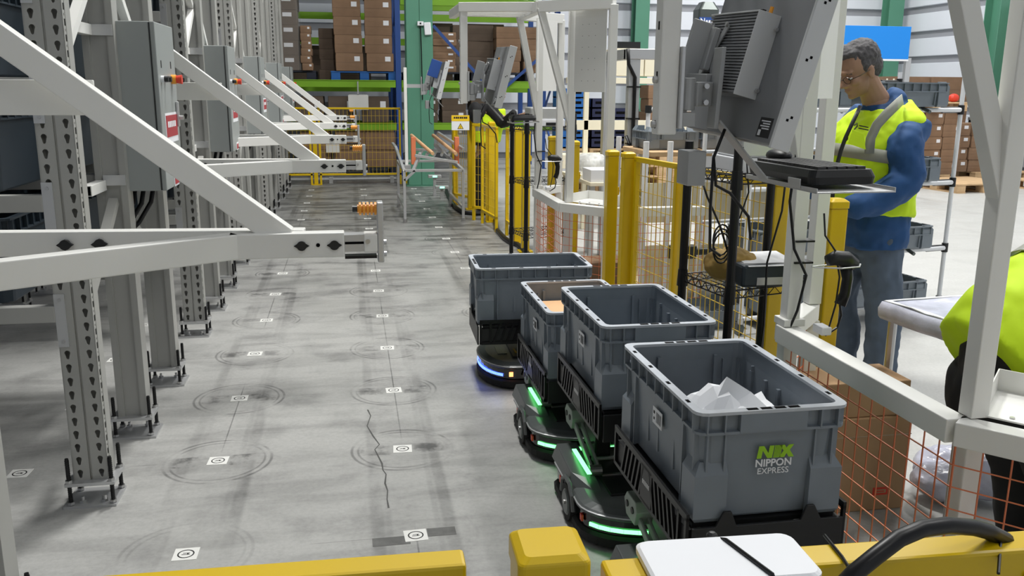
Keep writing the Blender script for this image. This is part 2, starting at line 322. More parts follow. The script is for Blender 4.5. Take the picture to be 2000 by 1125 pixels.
# ================================================================ RACKS ON THE LEFT
def perforated(w, h, pitch, hole, x0=0., z0=0.):
    """strip of a sheet in the xz plane at y=0 with one hole (a loop of points) per pitch"""
    mb = MB(); n = len(hole); k = int(h/pitch)
    for i in range(k):
        zc = z0+(i+.5)*pitch; o = []
        for (hx, hz) in hole:
            s = 1/max(abs(hx)/(w/2), abs(hz)/(pitch/2)); o.append((x0+hx*s, 0, zc+hz*s))
        inn = [(x0+hx, 0, zc+hz) for hx, hz in hole]; back = [(x0+hx, .004, zc+hz) for hx, hz in hole]
        mb.add(o+inn+back, [(j, (j+1) % n, n+(j+1) % n, n+j) for j in range(n)]+[(n+j, n+(j+1) % n, 2*n+(j+1) % n, 2*n+j) for j in range(n)])
        # corner triangles
        for j in range(n):
            p, q = o[j], o[(j+1) % n]; ep = abs(abs(p[0]-x0)-w/2) < 1e-6; eq = abs(abs(q[0]-x0)-w/2) < 1e-6
            if ep != eq:
                c_ = (p[0], 0, q[2]) if ep else (q[0], 0, p[2]); mb.add([c_, p, q], [(0, 1, 2)])
    return mb
KEY = [(.0098*cos(a), .006+.0098*sin(a)) for a in [(-40+i*260/7)*pi/180 for i in range(8)]]+[(-.0045, -.014), (-.002, -.0165), (.002, -.0165), (.0045, -.014)]
SQ = [(.0025, .0035), (-.0025, .0035), (-.0025, -.0035), (.0025, -.0035)]
PH = 3.2
def make_upright():
    t = bpy.data.objects.new('upright', None); COL.objects.link(t); zb = .095
    a = perforated(.046, PH, .05, KEY, -.036, zb); b = perforated(.046, PH, .05, KEY, .036, zb); a.add(b.v, b.f)
    a.box(-.013, -.004, -.0, .012, zb, zb+PH); a.box(.004, .013, 0, .012, zb, zb+PH); a.box(-.004, .004, .008, .012, zb, zb+PH)
    a.build('perforated_face', 'rack', t, stuff=True)
    f = MB().box(-.0605, -.0575, 0, .085, zb, zb+PH)
    g = perforated(.02, PH, .05, SQ, 0, zb); g.v = [(.059, .02+x, z) for x, y, z in g.v]; f.add(g.v, g.f)
    f.box(.0575, .0605, 0, .010, zb, zb+PH); f.box(.0575, .0605, .03, .085, zb, zb+PH)
    f.box(-.06, -.036, .082, .086, zb, zb+PH); f.box(.036, .06, .082, .086, zb, zb+PH); f.box(-.036, -.032, .066, .084, zb, zb+PH); f.box(.032, .036, .066, .084, zb, zb+PH)
    f.build('side_channel', 'rack', t, stuff=True)
    MB().box(-.058, .058, .070, .074, zb, zb+PH).build('rear_web', 'rack', t); MB().box(-.06, .06, .0, .085, zb+PH, zb+PH+.004).build('shade_cap', 'rack', t)  # cap added at the unseen top to keep the post dark inside
    MB().box(-.085, .085, -.03, .115, .083, .095).build('foot_plate', 'alu', t); MB().box(-.095, .085, -.035, .12, 0, .010).build('anchor_plate', 'alu', t)
    rod = MB(); rod.cyl((0, 0, 0), (0, 0, .185), .0065, 8)
    for i in range(22): rod.cyl((0, 0, .006+i*.008), (0, 0, .010+i*.008), .0078, 8)
    r0 = None
    for sx in (-.072, .072):
        for sy in (-.018, .103):
            if r0 is None: r0 = rod.build('threaded_rod', 'black', t)
            else: c = r0.copy(); COL.objects.link(c); r0_ = c
            (r0 if r0.get('x') is None else c).location = (sx, sy, .004); r0['x'] = 1
            n = MB().cyl((sx, sy, .095), (sx, sy, .106), .013, 6); n.cyl((sx, sy, .012), (sx, sy, .022), .013, 6); n.build('nut', 'steel', t)
    for sx in (-.035, .04): n = MB().cyl((sx, -.005, .010), (sx, -.005, .02), .012, 6); n.cyl((sx, -.005, .02), (sx, -.005, .034), .006, 8); n.build('anchor_bolt', 'steel', t)
    return t
UP = make_upright()
XF = -.962
def make_rack():
    """one rack block: three frames of uprights in depth, shelf beams running away to the left"""
    t = thing('storage_rack', 'x', 'rack')
    ups = []
    for col_i, X in enumerate((XF, -2.2, -3.44)):
        for Y, face in ((3.2, 0), (3.93, 1), (4.62, 1)):
            u = UP if not ups else copy_tree(UP); ups.append(u); u.parent = t
            u.location = (X, Y, 0) if not face else (X, Y+.0, 0); u.rotation_euler = (0, 0, pi if face else 0)
        for za, zb_, ya, yb in ((.68, 1.03, 3.29, 3.84), (1.02, .62, 3.93, 4.53), (1.55, 1.1, 3.93, 4.53), (1.55, 1.95, 3.29, 3.84), (1.98, 2.38, 3.84, 3.29), (2.4, 2.8, 3.29, 3.84), (1.6, 2.1, 4.53, 3.93), (2.12, 2.55, 3.93, 4.53), (2.58, 3.0, 4.53, 3.93)):
            for s_ in (0,):
                MB().bar((X+.005, ya, za), (X+.005, yb, zb_), .034, .034, (1, 0, 0)).build('brace', 'white' if za > 1.5 else 'rack', t)
    for z in (2.5, 3.15):
        for ya, yb in ((3.3, 3.85), (3.95, 4.6)): MB().box(-3.5, XF-.04, ya, yb, z, z+.02).build('shade_deck', 'rack', t)  # decks added overhead to keep lamp light out of the racks
    for Y, sgn in ((3.2, -1), (3.93, 1), (4.62, 1)):
        for zb_ in (.69, 1.075, 1.46, 1.84, 2.4):
            for xa, xb in ((XF-.06, -2.14), (-2.26, -3.38)):
                yy = Y+.012 if sgn < 0 else Y-.012
                MB().box(xb, xa, yy-.02, yy+.02, zb_, zb_+.058).build('beam', 'rack', t, .003)
                if X is not None:
                    c = MB().box(xa-.0, xa+.035, Y-.006 if sgn < 0 else Y, Y if sgn < 0 else Y+.006, zb_-.09, zb_+.10); c.build('beam_connector', 'alu', t)
                    for dz in (-.07, .08):
                        MB().cyl((xa+.018, Y+sgn*.006, zb_+dz), (xa+.018, Y+sgn*.011, zb_+dz), .006, 8).build('bolt', 'steel', t)
    return t
rack0 = make_rack()
names = ['nearest', 'second', 'third', 'fourth', 'fifth']
rack0['label'] = 'grey perforated steel rack behind the nearest white bracket, its slotted post in front'
rack0['group'] = 'storage racks along the left of the aisle'
racks = [rack0]
for k in range(1, 5):
    r = dup(rack0, (0, 2.25*k, 0), 0, f'grey perforated steel rack block, {ORD[k+1]} from the camera along the aisle', 'storage racks along the left of the aisle')
# half a rack nearest to the camera (only its rear frame is in the picture)
rn = thing('storage_rack', 'grey rack post cut by the lower left corner of the photo', 'rack', (0, 0, 0), 0, 'storage racks along the left of the aisle')
for X in (XF-.02,):
    u = copy_tree(UP); u.parent = rn; u.location = (X, 2.37, 0); u.rotation_euler = (0, 0, pi)
    u = copy_tree(UP); u.parent = rn; u.location = (X, 1.65, 0); u.rotation_euler = (0, 0, pi)
    u = copy_tree(UP); u.parent = rn; u.location = (-2.2, 2.37, 0); u.rotation_euler = (0, 0, pi)
for zb_ in (.69, 1.84): MB().box(-2.14, XF-.08, 2.33, 2.37, zb_, zb_+.058).build('beam', 'rack', rn, .003)
for ya, yb, za, zb_ in ((1.74, 2.28, .9, .5), (1.74, 2.28, 1.5, 2.0)): MB().bar((XF-.015, ya, za), (XF-.015, yb, zb_), .034, .034, (1, 0, 0)).build('brace', 'rack', rn)
# low diagonal brace of the bay behind the nearest post
# ---------------------------------------------------------------- totes
def make_tote(name='storage_tote', L=.6, Wd=.4, H=.29, body='tote', rim='toterim', full=True):
    """origin: centre of the tote's floor; long side along y"""
    t = thing(name, 'x', 'tote'); hx, hy = Wd/2, L/2; b = MB(); nb = 3
    zr = H-.055; o0 = hx-.034; o1 = hx-.016
    lo = [rr(o0, hy-.034, .03, 0, nb), rr(o0+.004, hy-.03, .03, .006, nb), rr(o1, hy-.016, .03, zr, nb), rr(o1, hy-.016, .03, H-.006, nb), rr(o1-.004, hy-.02, .028, H-.006, nb), rr(o1-.004, hy-.02, .028, zr, nb), rr(o0-.002, hy-.036, .026, .008, nb)]
    b.loft(lo, True, True); b.build('shell', body, t, smooth=False)
    r = MB(); r.loft([rr(hx, hy, .03, H-.008, nb), rr(hx, hy, .03, H, nb), rr(hx-.022, hy-.022, .02, H, nb), rr(hx-.022, hy-.022, .02, H-.008, nb)], False, False, True); r.build('rim', rim, t)
    r = MB(); r.loft([rr(hx-.003, hy-.003, .03, zr-.004, nb), rr(hx-.003, hy-.003, .03, zr+.003, nb), rr(hx-.018, hy-.018, .026, zr+.003, nb), rr(hx-.018, hy-.018, .026, zr-.004, nb)], False, False, True)
    r.build('lower_rim', body, t)
    q = MB()
    for sx in (-1, 1):
        for i in range(9):
            y = -hy+.03+i*(L-.06)/8; q.box(*(sorted((sx*(hx-.017), sx*(hx-.001)))), y-.002, y+.002, zr, H-.008)
    for sy in (-1, 1):
        for x in (-hx+.03, -hx+.075, -hx+.115, hx-.115, hx-.075, hx-.03): q.box(x-.002, x+.002, *(sorted((sy*(hy-.017), sy*(hy-.001)))), zr, H-.008)
    q.build('rim_ribs', body, t, stuff=True)
    q = MB()
    if full:
        for sy in (-1, 1):
            ys = sorted((sy*(hy-.03), sy*(hy-.010)))
            for x in (-hx+.036, -hx+.082, hx-.082, hx-.036): q.box(x-.0025, x+.0025, ys[0], ys[1], .012, zr)
        for sx in (-1, 1):
            xs = sorted((sx*(hx-.03), sx*(hx-.010)))
            for y in (-hy+.036, -hy+.11, hy-.11, hy-.036): q.box(xs[0], xs[1], y-.0025, y+.0025, .012, zr)
        q.build('wall_ribs', body, t, stuff=True)
        # solid grip plate in the short end rims, with the open grid in the rim above it
        for sy in (-1, 1):
            g = MB().box(-.085, .085, *(sorted((sy*(hy-.016), sy*(hy-.001)))), zr, H-.008); g.build('grip_plate', body, t)
            g = MB()
            for i in range(4): g.box(-.068+i*.036, -.04+i*.036, *(sorted((sy*(hy-.006), sy*(hy-.019)))), H, H+.0006)
            g.build('grip_slots', 'hole', t, stuff=True)
        g = MB()
        for sx in (-1, 1):
            for i in range(4):
                y = -hy+.09+i*(L-.18)/3; g.box(*(sorted((sx*(hx-.007), sx*(hx-.016)))), y-.01, y+.01, H, H+.0006)
        g.build('rim_slots', 'hole', t, stuff=True)
        # corner feet pads with sloping shoulder
        for sx in (-1, 1):
            for sy in (-1, 1):
                f = MB(); a = .085; xo, yo = sx*(hx-.006), sy*(hy-.006); xi, yi = sx*(hx-.006-a), sy*(hy-.006-a)
                xw, yw = sx*(hx-.026), sy*(hy-.026)
                def lp(z, d): return [(xo-sx*d, yo-sy*d, z), (xi, yo-sy*d, z), (xi, yw, z), (xw, yw, z), (xw, yi, z), (xo-sx*d, yi, z)]
                f.loft([lp(.0, .008), lp(.012, 0), lp(.125, 0), lp(.155, .017)]); f.build('corner_pad', body, t)
        # inner wall flutes
        f = MB()
        for y in (-.19, -.10, .02, .1, .19):
            for sx in (-1, 1): f.box(*(sorted((sx*(hx-.0215), sx*(hx-.031)))), y-.006, y+.006, .06, H-.07)
        for x in (-.09, .09): f.box(x-.005, x+.005, hy-.034, hy-.024, .02, H-.04)
        f.build('inner_flutes', body, t, stuff=True)
    return t
def sticker_on(t, x, y, z, side):
    g = MB()
    if side == 'x-': g.box(x-.0015, x, y-.036, y+.036, z-.024, z+.024)
    s_ = g.build('barcode_label', 'paper', t)
    h = MB(); a = y-.03
    for i, w in enumerate((.0012, .002, .001, .0022, .0012, .0016, .001)):
        h.box(x-.0022, x-.0012, a, a+w, z-.015, z+.015); a += w+.0042
    h.box(x-.0022, x-.0012, y+.019, y+.029, z+.005, z+.013); h.box(x-.0022, x-.0012, y+.019, y+.027, z-.012, z-.005); h.build('barcode_bars', 'ink', s_, stuff=True)
tote = make_tote('storage_tote')
tote.location = (.992, 2.165, .455)
tag(tote, 'grey open tote with green and white lettering, nearest the camera, with paper inside', 'tote', 'grey totes carried by the robots')
# dark totes stored in the left racks
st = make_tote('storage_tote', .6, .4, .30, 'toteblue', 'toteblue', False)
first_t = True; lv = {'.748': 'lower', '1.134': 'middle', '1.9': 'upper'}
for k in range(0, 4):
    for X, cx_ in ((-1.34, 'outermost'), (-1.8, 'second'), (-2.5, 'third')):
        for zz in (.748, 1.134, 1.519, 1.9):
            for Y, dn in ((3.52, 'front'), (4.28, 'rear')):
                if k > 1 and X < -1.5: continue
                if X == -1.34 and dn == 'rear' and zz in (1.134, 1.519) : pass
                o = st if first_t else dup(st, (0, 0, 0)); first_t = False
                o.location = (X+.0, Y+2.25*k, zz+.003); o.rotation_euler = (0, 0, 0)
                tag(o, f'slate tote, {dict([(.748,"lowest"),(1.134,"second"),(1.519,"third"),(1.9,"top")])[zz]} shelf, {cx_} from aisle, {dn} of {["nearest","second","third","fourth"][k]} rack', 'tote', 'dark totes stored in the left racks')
# supports under the stored totes: shelf rails across the beams
for k in range(0, 4):
    for zz in (.748, 1.134, 1.519, 1.9):
        pass
# ---------------------------------------------------------------- control cabinets
def make_cabinet():
    t = thing('control_cabinet', 'x', 'cabinet')
    MB().box(-.245, -.022, -.19, .19, 0, .68).build('body', 'cab', t, .004); MB().box(-.02, 0, -.19, .19, 0, .68).build('door', 'cab', t, .004)
    MB().box(-.023, -.019, -.192, .192, .003, .677).build('door_gasket', 'dark', t)
    for y, m_ in ((-.13, 'dark'), (-.06, 'dark')):
        b = MB().cyl((0, y, .455), (.012, y, .455), .014, 14).build('push_button', 'paper' if y < -.1 else 'alu', t); MB().cyl((.012, y, .455), (.028, y, .455), .012, 14).build('button_cap', m_, b)
    e = MB().cyl((0, .09, .455), (.02, .09, .455), .02, 16).build('emergency_stop_base', 'orange', t); MB().cyl((.02, .09, .455), (.044, .09, .455), .016, 16, .020).build('emergency_stop_head', 'red', e)
    for y in (-.115, .09): MB().box(0, .0015, y-.006, y+.006, .50, .53).build('button_legend', 'ink', t)
    h = MB().box(0, .012, .13, .155, .25, .36).build('handle', 'alu', t, .004); MB().cyl((.012, .142, .29), (.03, .142, .29), .01, 10).build('lock_knob', 'steel', h)
    w = MB().box(0, .0015, -.12, .14, .19, .315).build('warning_notice', 'paper', t); MB().box(.0015, .003, -.11, .13, .215, .305).build('red_panel', 'redprint', w)
    [MB().box(.003, .0036, -.08+.036*i, -.054+.036*i, .255, .28).build('notice_mark', 'paper', w) for i in range(5)]
    w = MB().box(0, .0015, -.02, .08, .0, .05).build('lower_notice', 'paper', t); MB().box(.0015, .003, -.012, .072, .008, .04).build('red_band', 'redprint', w)
    for z in (.03, .62):
        MB().box(-.235, -.15, -.24, -.191, z, z+.042).build('mounting_flange', 'alu', t)
    for z, n in ((-.01, 0), (.64, 1)):
        # square tube stub showing its open dark end toward the camera
        b = MB(); b.box(-.30, -.13, -.62, -.58, z, z+.006) if 0 else None
    for z in (.01, .62):
        MB().box(-.265, -.225, -.45, -.23, z, z+.042).build('carrier_tube', 'white', t, .002); MB().box(-.261, -.229, -.4512, -.449, z+.004, z+.038).build('tube_opening', 'hole', t)
    return t
cab = make_cabinet()
CABP = [(-.755, 4.075+2.25*k, 1.065) for k in range(5)]
for k, p in enumerate(CABP):
    o = cab if k == 0 else dup(cab, (0, 0, 0)); o.location = p
    tag(o, ['large grey control cabinet nearest to the camera with red stop button', 'grey control cabinet, second from the camera, red stop button on its edge', 'grey control cabinet, third from the camera along the racks', 'small-looking grey control cabinet, fourth from the camera', 'farthest grey control cabinet, fifth along the racks'][k], 'cabinet', 'control cabinets along the racks')
# cable bundle under the nearest cabinet
for k in range(3):
    t = thing('cable_bundle', f'black cable bundle hanging below the {["nearest","second","third"][k]} grey cabinet', 'cable', (-.9, 4.15+2.25*k, 0), 0, 'cable bundles under the cabinets')
    for i, (dx, dy) in enumerate(((0, 0), (.03, .05), (-.04, .02))):
        MB().tube([(dx, dy, 1.07), (dx-.02, dy, .98), (dx-.06, dy-.08, .90), (dx-.14, dy-.15, .82), (dx-.18, dy-.05, .72)], .011, 6).build('cable', 'black', t, smooth=True)
# ---------------------------------------------------------------- cantilever brackets
def make_bracket():
    t = thing('cantilever_bracket', 'x', 'bracket'); z = 1.11; h = .062; w = .045
    # origin at (0, 2.25, 0) of the first bracket; local y=0 in the brace plane
    MB().bar((-.30, -.035, z), (-.02, -.035, z), w, h).build('nose_tube', 'white', t, .003)
    MB().bar((-.93, -.45, z), (-.285, -.035, z), w, h).build('front_arm', 'white', t, .003)
    MB().bar((-.93, .085, z), (-.12, .022, z), w, h).build('rear_arm', 'white', t, .003)
    MB().bar((-.93, -.012, 1.72), (-.165, -.012, z+.012), .05, h).build('diagonal_brace', 'white', t, .003)
    MB().box(-.93, -.60, .035, .05, 1.425, 1.508).build('upper_plate', 'white', t, .002)
    MB().box(-.955, -.915, .02, .12, .98, 1.6).build('mounting_plate', 'white', t, .003)
    for zz in (1.04, 1.12, 1.25, 1.45): MB().cyl((-.915, .05, zz), (-.9, .05, zz), .009, 8).build('bolt', 'steel', t)
    for x in (-.125, -.045):
        k = MB().cyl((x, -.058, z), (x, -.064, z), .012, 14); k.prism([(x-.019, z), (x, z-.012), (x+.019, z), (x, z+.012)], -.0615, -.0585, 'y'); k.build('bush', 'dark', t)
    MB().cyl((-.085, -.058, z+.001), (-.085, -.0595, z+.001), .005, 10).build('hole', 'hole', t)
    for x in (-.70, -.62):
        yy = .04; k = MB().cyl((x, .04, z+.0), (x, .03, z), .013, 14); k.prism([(x-.02, z), (x, z-.014), (x+.02, z), (x, z+.014)], .030, .038, 'y'); k.build('bush', 'dark', t)
    e = MB(); e.box(-.02, .062, -.055, -.010, z-.018, z+.024); e.build('extrusion', 'alu', t); MB().box(-.019, .035, -.0565, -.054, z+.001, z+.007).build('extrusion_groove', 'hole', t)
    MB().box(.028, .062, -.0595, -.006, z-.02, z+.026).build('clamp_block', 'white', t, .003); MB().cyl((.038, -.0595, z+.008), (.038, -.064, z+.008), .006, 10).build('clamp_screw', 'steel', t)
    MB().box(-.02, .06, -.052, -.02, z-.037, z-.03).build('guide_rod', 'black', t)
    MB().box(.062, .078, -.058, -.008, z-.048, z+.105).build('end_plate', 'alu', t, .003)
    for zz in (z+.0, z-.03): MB().cyl((.078, -.033, zz), (.085, -.033, zz), .007, 8).build('plate_bolt', 'steel', t)
    sp = MB()
    for i in range(5): sp.cyl((.062-.0095*i, -.033, z+.087), (.0565-.0095*i, -.033, z+.087), .0165, 16); sp.cyl((.0565-.0095*i, -.033, z+.087), (.0525-.0095*i, -.033, z+.087), .011, 16)
    sp.build('orange_buffer_spring', 'orange', t); MB().cyl((.017, -.033, z+.087), (.002, -.033, z+.087), .0085, 12).build('buffer_tip', 'dark', t)
    return t
br = make_bracket()
for k in range(5):
    o = br if k == 0 else dup(br, (0, 0, 0)); o.location = (0, 2.25*(k+1)+.03, 0)
    tag(o, ['nearest white triangular bracket with orange ribbed buffer, crossing the left foreground', 'second white triangular bracket from the camera, with orange buffer', 'third white triangular bracket from the camera', 'fourth white triangular bracket from the camera', 'farthest white triangular bracket near the aisle end'][k], 'bracket', 'white cantilever brackets of the racks')
# ================================================================ ROBOTS  (origin on the floor under the centre, nose toward -y)
def make_robot(zt, led='ledg', turned=False):
    t = thing('transport_robot', 'x', 'robot'); hx, hy = .27, .29
    def lp(z, d, n=5): 
        # rounded nose toward -y, tighter corners behind
        out = []
        for i in range(17):
            a = pi+pi*i/16; out.append(((hx-d)*cos(a)*1.0, -hy+.17+(.17-d)*sin(a)*1.0 if True else 0, z))
        out.append((hx-d, hy-.07, z)); out.append((hx-.06-d, hy-d, z)); out.append((-hx+.06+d, hy-d, z)); out.append((-hx+d, hy-.07, z))
        return out
    MB().loft([lp(.006, .012), lp(.012, .002), lp(.042, .0), lp(.05, .010)]).build('bumper', 'rubber', t)
    MB().loft([lp(.05, .018), lp(.056, .014), lp(.105, .012), lp(.11, .016)]).build('band', 'gloss', t)
    MB().loft([lp(.108, .008), lp(.112, 0), lp(.12, .0), lp(.127, .012), lp(.135, .045)]).build('top_shell', 'robot', t, .002)
    MB().loft([lp(.118, .0005), lp(.1215, -.0012), lp(.1235, .0025), lp(.1225, .004)], False, False, True).build('shell_trim', 'alu', t)
    MB().box(-.15, .15, -.12, .28, .13, .142).build('deck', 'dark', t, .003)
    for s in (-1, 1): # raised shoulders
        MB().loft([[(s*.268, -.02, .118), (s*.268, .28, .118), (s*.165, .28, .118), (s*.165, -.12, .118)], [(s*.255, .03, .165), (s*.25, .275, .172), (s*.17, .275, .172), (s*.17, -.03, .150)]]).build('shoulder', 'robot', t, .004)
        w = MB().cyl((s*.245, .0, .068), (s*.278, .0, .068), .066, 24).build('wheel', 'rubber', t); MB().cyl((s*.277, 0, .068), (s*.283, 0, .068), .048, 20, .04).build('wheel_disc', 'robotlid', w); MB().cyl((s*.282, 0, .068), (s*.287, 0, .068), .008, 8).build('wheel_hub', 'steel', w)
        MB().tube([(s*.272, -.085, .07), (s*.274, -.07, .12), (s*.274, -.03, .15), (s*.274, .03, .152), (s*.274, .07, .125), (s*.272, .09, .07)], .008, 6).build('wheel_arch', 'robot', t)
        MB().box(*(sorted((s*.262, s*.272))), .11, .13, .085, .11).build('side_marker', 'red', t); MB().box(*(sorted((s*.255, s*.2625))), -.155, -.135, .07, .092).build('side_marker', 'ledo' if led == 'ledb' else 'red', t)
        MB().box(s*.2-.008, s*.2+.008, -.02, .20, .1745, .178).build('deck_light_strip', led if led == 'ledg' else 'dark', t)
    # nose light band
    m = MB(); pts = []
    for i in range(2, 15):
        a = pi+pi*i/16; pts.append(((hx-.010)*cos(a), -hy+.17+(.162)*sin(a)))
    for i in range(len(pts)-1):
        (xa, ya), (xb, yb) = pts[i], pts[i+1]; nx, ny = xa*0+ (yb-ya), -(xb-xa); l = sqrt(nx*nx+ny*ny); nx, ny = nx/l*.004, ny/l*.004
        m.add([(xa, ya, .066), (xb, yb, .066), (xb, yb, .081), (xa, ya, .081), (xa+nx, ya+ny, .068), (xb+nx, yb+ny, .068), (xb+nx, yb+ny, .079), (xa+nx, ya+ny, .079)], [(0, 1, 5, 4), (4, 5, 6, 7), (7, 6, 2, 3)])
    m.build('nose_light', led, t)
    MB().box(-.06, .08, -.19, -.14, .134, .138).build('sensor_cover', 'robotlid', t)
    MB().box(.02, .09, -.10, -.09, .1425, .1435).build('yellow_tag', 'ylabel', t)
    MB().box(-.14, .14, .02, .035, .142, .150).build('cross_bar', 'steel', t, .002); MB().box(-.14, .14, .16, .175, .142, .152).build('cross_bar', 'alu', t, .002)
    # lifting arms: lower link up to an elbow behind, upper link forward to the tray
    ze = min(.27, zt-.14)
    for s in (-1, 1):
        x = s*.165
        a = MB().cyl((x-.022, .03, .165), (x+.022, .03, .165), .02, 14).build('arm_pivot', 'steel', t)
        l = MB(); l.bar((x-.012, .03, .165), (x-.012, .31, ze-.02), .010, .028, (0, 0, 1)); l.bar((x+.014, .03, .165), (x+.014, .31, ze-.02), .010, .028); l.build('lower_link', 'arm', t, .003)
        e = MB().prism([(.28, ze-.045), (.36, ze-.045), (.385, ze), (.36, ze+.03), (.28, ze+.03), (.265, ze)], x-.028, x+.028, 'x').build('elbow_plate', 'arm', t, .003)
        for yy in (.30, .35): MB().cyl((x-.031, yy, ze-.005), (x+.031, yy, ze-.005), .011, 12).build('pivot_pin', 'black', e)
        u = MB(); u.bar((x+.02, .335, ze), (x+.02, .02, zt-.085), .014, .04); u.build('upper_link', 'arm', t, .003)
        MB().cyl((x-.03, .0, zt-.085), (x+.03, .0, zt-.085), .017, 12).build('arm_pivot', 'steel', t)
        lug = MB().prism([(s*.10, .15), (s*.155, .14), (s*.155, .185), (s*.12, .195), (s*.10, .18)], .20, .225, 'y').build('lug', 'arm', t, .002)
    # tote cradle
    cr = MB(); cr.box(-.19, .19, -.28, .28, zt-.016, zt-.004); cr.build('cradle_floor', 'dark', t)
    w, l = .205, .30
    for s in (-1, 1):
        g = MB(); x0, x1 = sorted((s*w, s*(w+.008)))
        g.box(x0, x1, -l, l, zt+.012, zt+.03); g.box(x0, x1, -l, l, zt-.095, zt-.083); g.box(x0, x1, -l, -l+.012, zt-.095, zt+.02); g.box(x0, x1, l-.012, l, zt-.095, zt+.02); g.box(x0, x1, -.045, .045, zt-.09, zt+.02); g.box(x0, x1, -l+.05, -l+.062, zt-.09, zt+.02)
        p_ = g.build('cradle_side', 'black', t)
        q = MB()
        for sy in (-1, 1):
            for i in range(6):
                y = sy*(.06+i*.033); q.add([(xx, y+dy+sgn*.006, zz) for xx in (x0, x1) for (dy, zz) in ((0, zt-.085), (-sy*.035, zt+.014)) for sgn in (-1, 1)], [(0, 1, 3, 2), (4, 6, 7, 5), (0, 4, 5, 1), (2, 3, 7, 6), (0, 2, 6, 4), (1, 5, 7, 3)])
        q.build('slanted_slats', 'black', p_, stuff=True)
        MB().box(*(sorted((s*(w-.03), s*w))), -.29, .29, zt-.10, zt-.016).build('cradle_rail', 'dark', t)
    [MB().box(-w-.0095, -w-.008, -.03+.01*i, -.024+.01*i, zt-.035, zt-.023).build('cradle_mark', 'alu', t) for i in range(6)]
    for s in (-1, 1):
        g = MB().prism([(-.2, zt-.1), (.2, zt-.1), (.2, zt-.004), (.14, zt-.004), (.12, zt+.035), (.10, zt+.035), (.085, zt-.004), (-.085, zt-.004), (-.10, zt+.035), (-.12, zt+.035), (-.14, zt-.004), (-.2, zt-.004)], *(sorted((s*.302, s*.310))), 'y'); g.build('cradle_end', 'dark', t, .002)
    MB().box(-.13, .13, -.2, .2, zt-.10, zt-.016).build('cradle_beam', 'dark', t, .004)
    for s in (-1, 1): MB().box(s*.09-.03, s*.09+.03, .05, .22, .14, zt-.09).build('lift_column', 'dark', t, .006)
    if led == 'ledg':
        for c_ in t.children:
            if c_.name.startswith('cradle') or c_.name.startswith('lift'): c_.location.y += .14
    if led == 'ledb':
        MB().cyl((-.262, .02-.29+.05, .075), (-.272, .02-.29+.05, .075), .008, 10).build('amber_lamp', 'ledo', t)
    return t
r4 = make_robot(.455); r4.location = (.992, 2.025, 0); tag(r4, 'low dark robot under the nearest lettered tote, mostly hidden by the yellow rail', 'robot', 'tote carrying robots')
r3 = dup(r4, (.992, 2.80, 0)); tag(r3, 'low dark robot with glowing green nose light just beyond the yellow corner post', 'robot', 'tote carrying robots')
r2 = make_robot(.335); r2.location = (.965, 3.505, 0); tag(r2, 'low dark robot with green nose light, third from the blue lit one in the queue and in front of it', 'robot', 'tote carrying robots'); r2['label'] = 'low dark robot with green nose light under the tote holding brown cardboard'
r1 = make_robot(.325, 'ledb', True); r1.location = (.92, 4.44, 0); r1.rotation_euler.z = -pi/2-.03; tag(r1, 'low robot turned sideways with a glowing blue light, farthest in the queue', 'robot', 'tote carrying robots')
t3 = dup(tote, (.985, 2.955, .455)); tag(t3, 'grey empty tote on the second robot from the camera, right of the cardboard filled tote', 'tote', 'grey totes carried by the robots')
t2 = dup(tote, (.96, 3.645, .325)); tag(t2, 'grey tote filled with brown cardboard on the third robot', 'tote', 'grey totes carried by the robots')
t1 = dup(tote, (.905, 4.45, .325), pi/2-.03); tag(t1, 'grey tote turned sideways on the robot with the blue light', 'tote', 'grey totes carried by the robots')
for t_, hh in ((tote, .17), (t3, .17), (t2, .17)): sticker_on(t_, -.187, .0, .165, 'x-')
# lettering on the near short end of the nearest tote
lg = bpy.data.objects.new('logo', None); COL.objects.link(lg); lg.parent = tote; lg.location = (.009, -.2915, .178)
words_obj('company_lettering', 'NIPPON', .0265, T((0, -.0005, -.030)) @ RXm(pi/2), 'paper', lg, .0006, bold=.0005)
words_obj('company_lettering', 'EXPRESS', .0225, T((0, -.0005, -.051)) @ RXm(pi/2), 'paper', lg, .0006)
g = MB()
def pl(poly, dz=0, dx=0): g.prism([(a+dx, b+dz) for a, b in poly], -.0022, -.001, 'y')
# slanted N and X with a striped block between
pl([(-.046, -.016), (-.034, -.016), (-.031, .004), (-.018, -.016), (-.006, -.016), (-.001, .016), (-.013, .016), (-.016, -.003), (-.028, .016), (-.041, .016)])
pl([(.012, -.016), (.026, -.016), (.032, -.006), (.038, -.016), (.052, -.016), (.040, .002), (.050, .016), (.037, .016), (.031, .008), (.026, .016), (.012, .016), (.024, .001)])
g.build('logo_letters', 'logog', lg); g = MB()
for i in range(7): pl([(-.003+i*.0028, -.016), (-.0012+i*.0028, -.016), (.003+i*.0028, .016), (.0012+i*.0028, .016)])
g.build('logo_stripes', 'logog', lg)
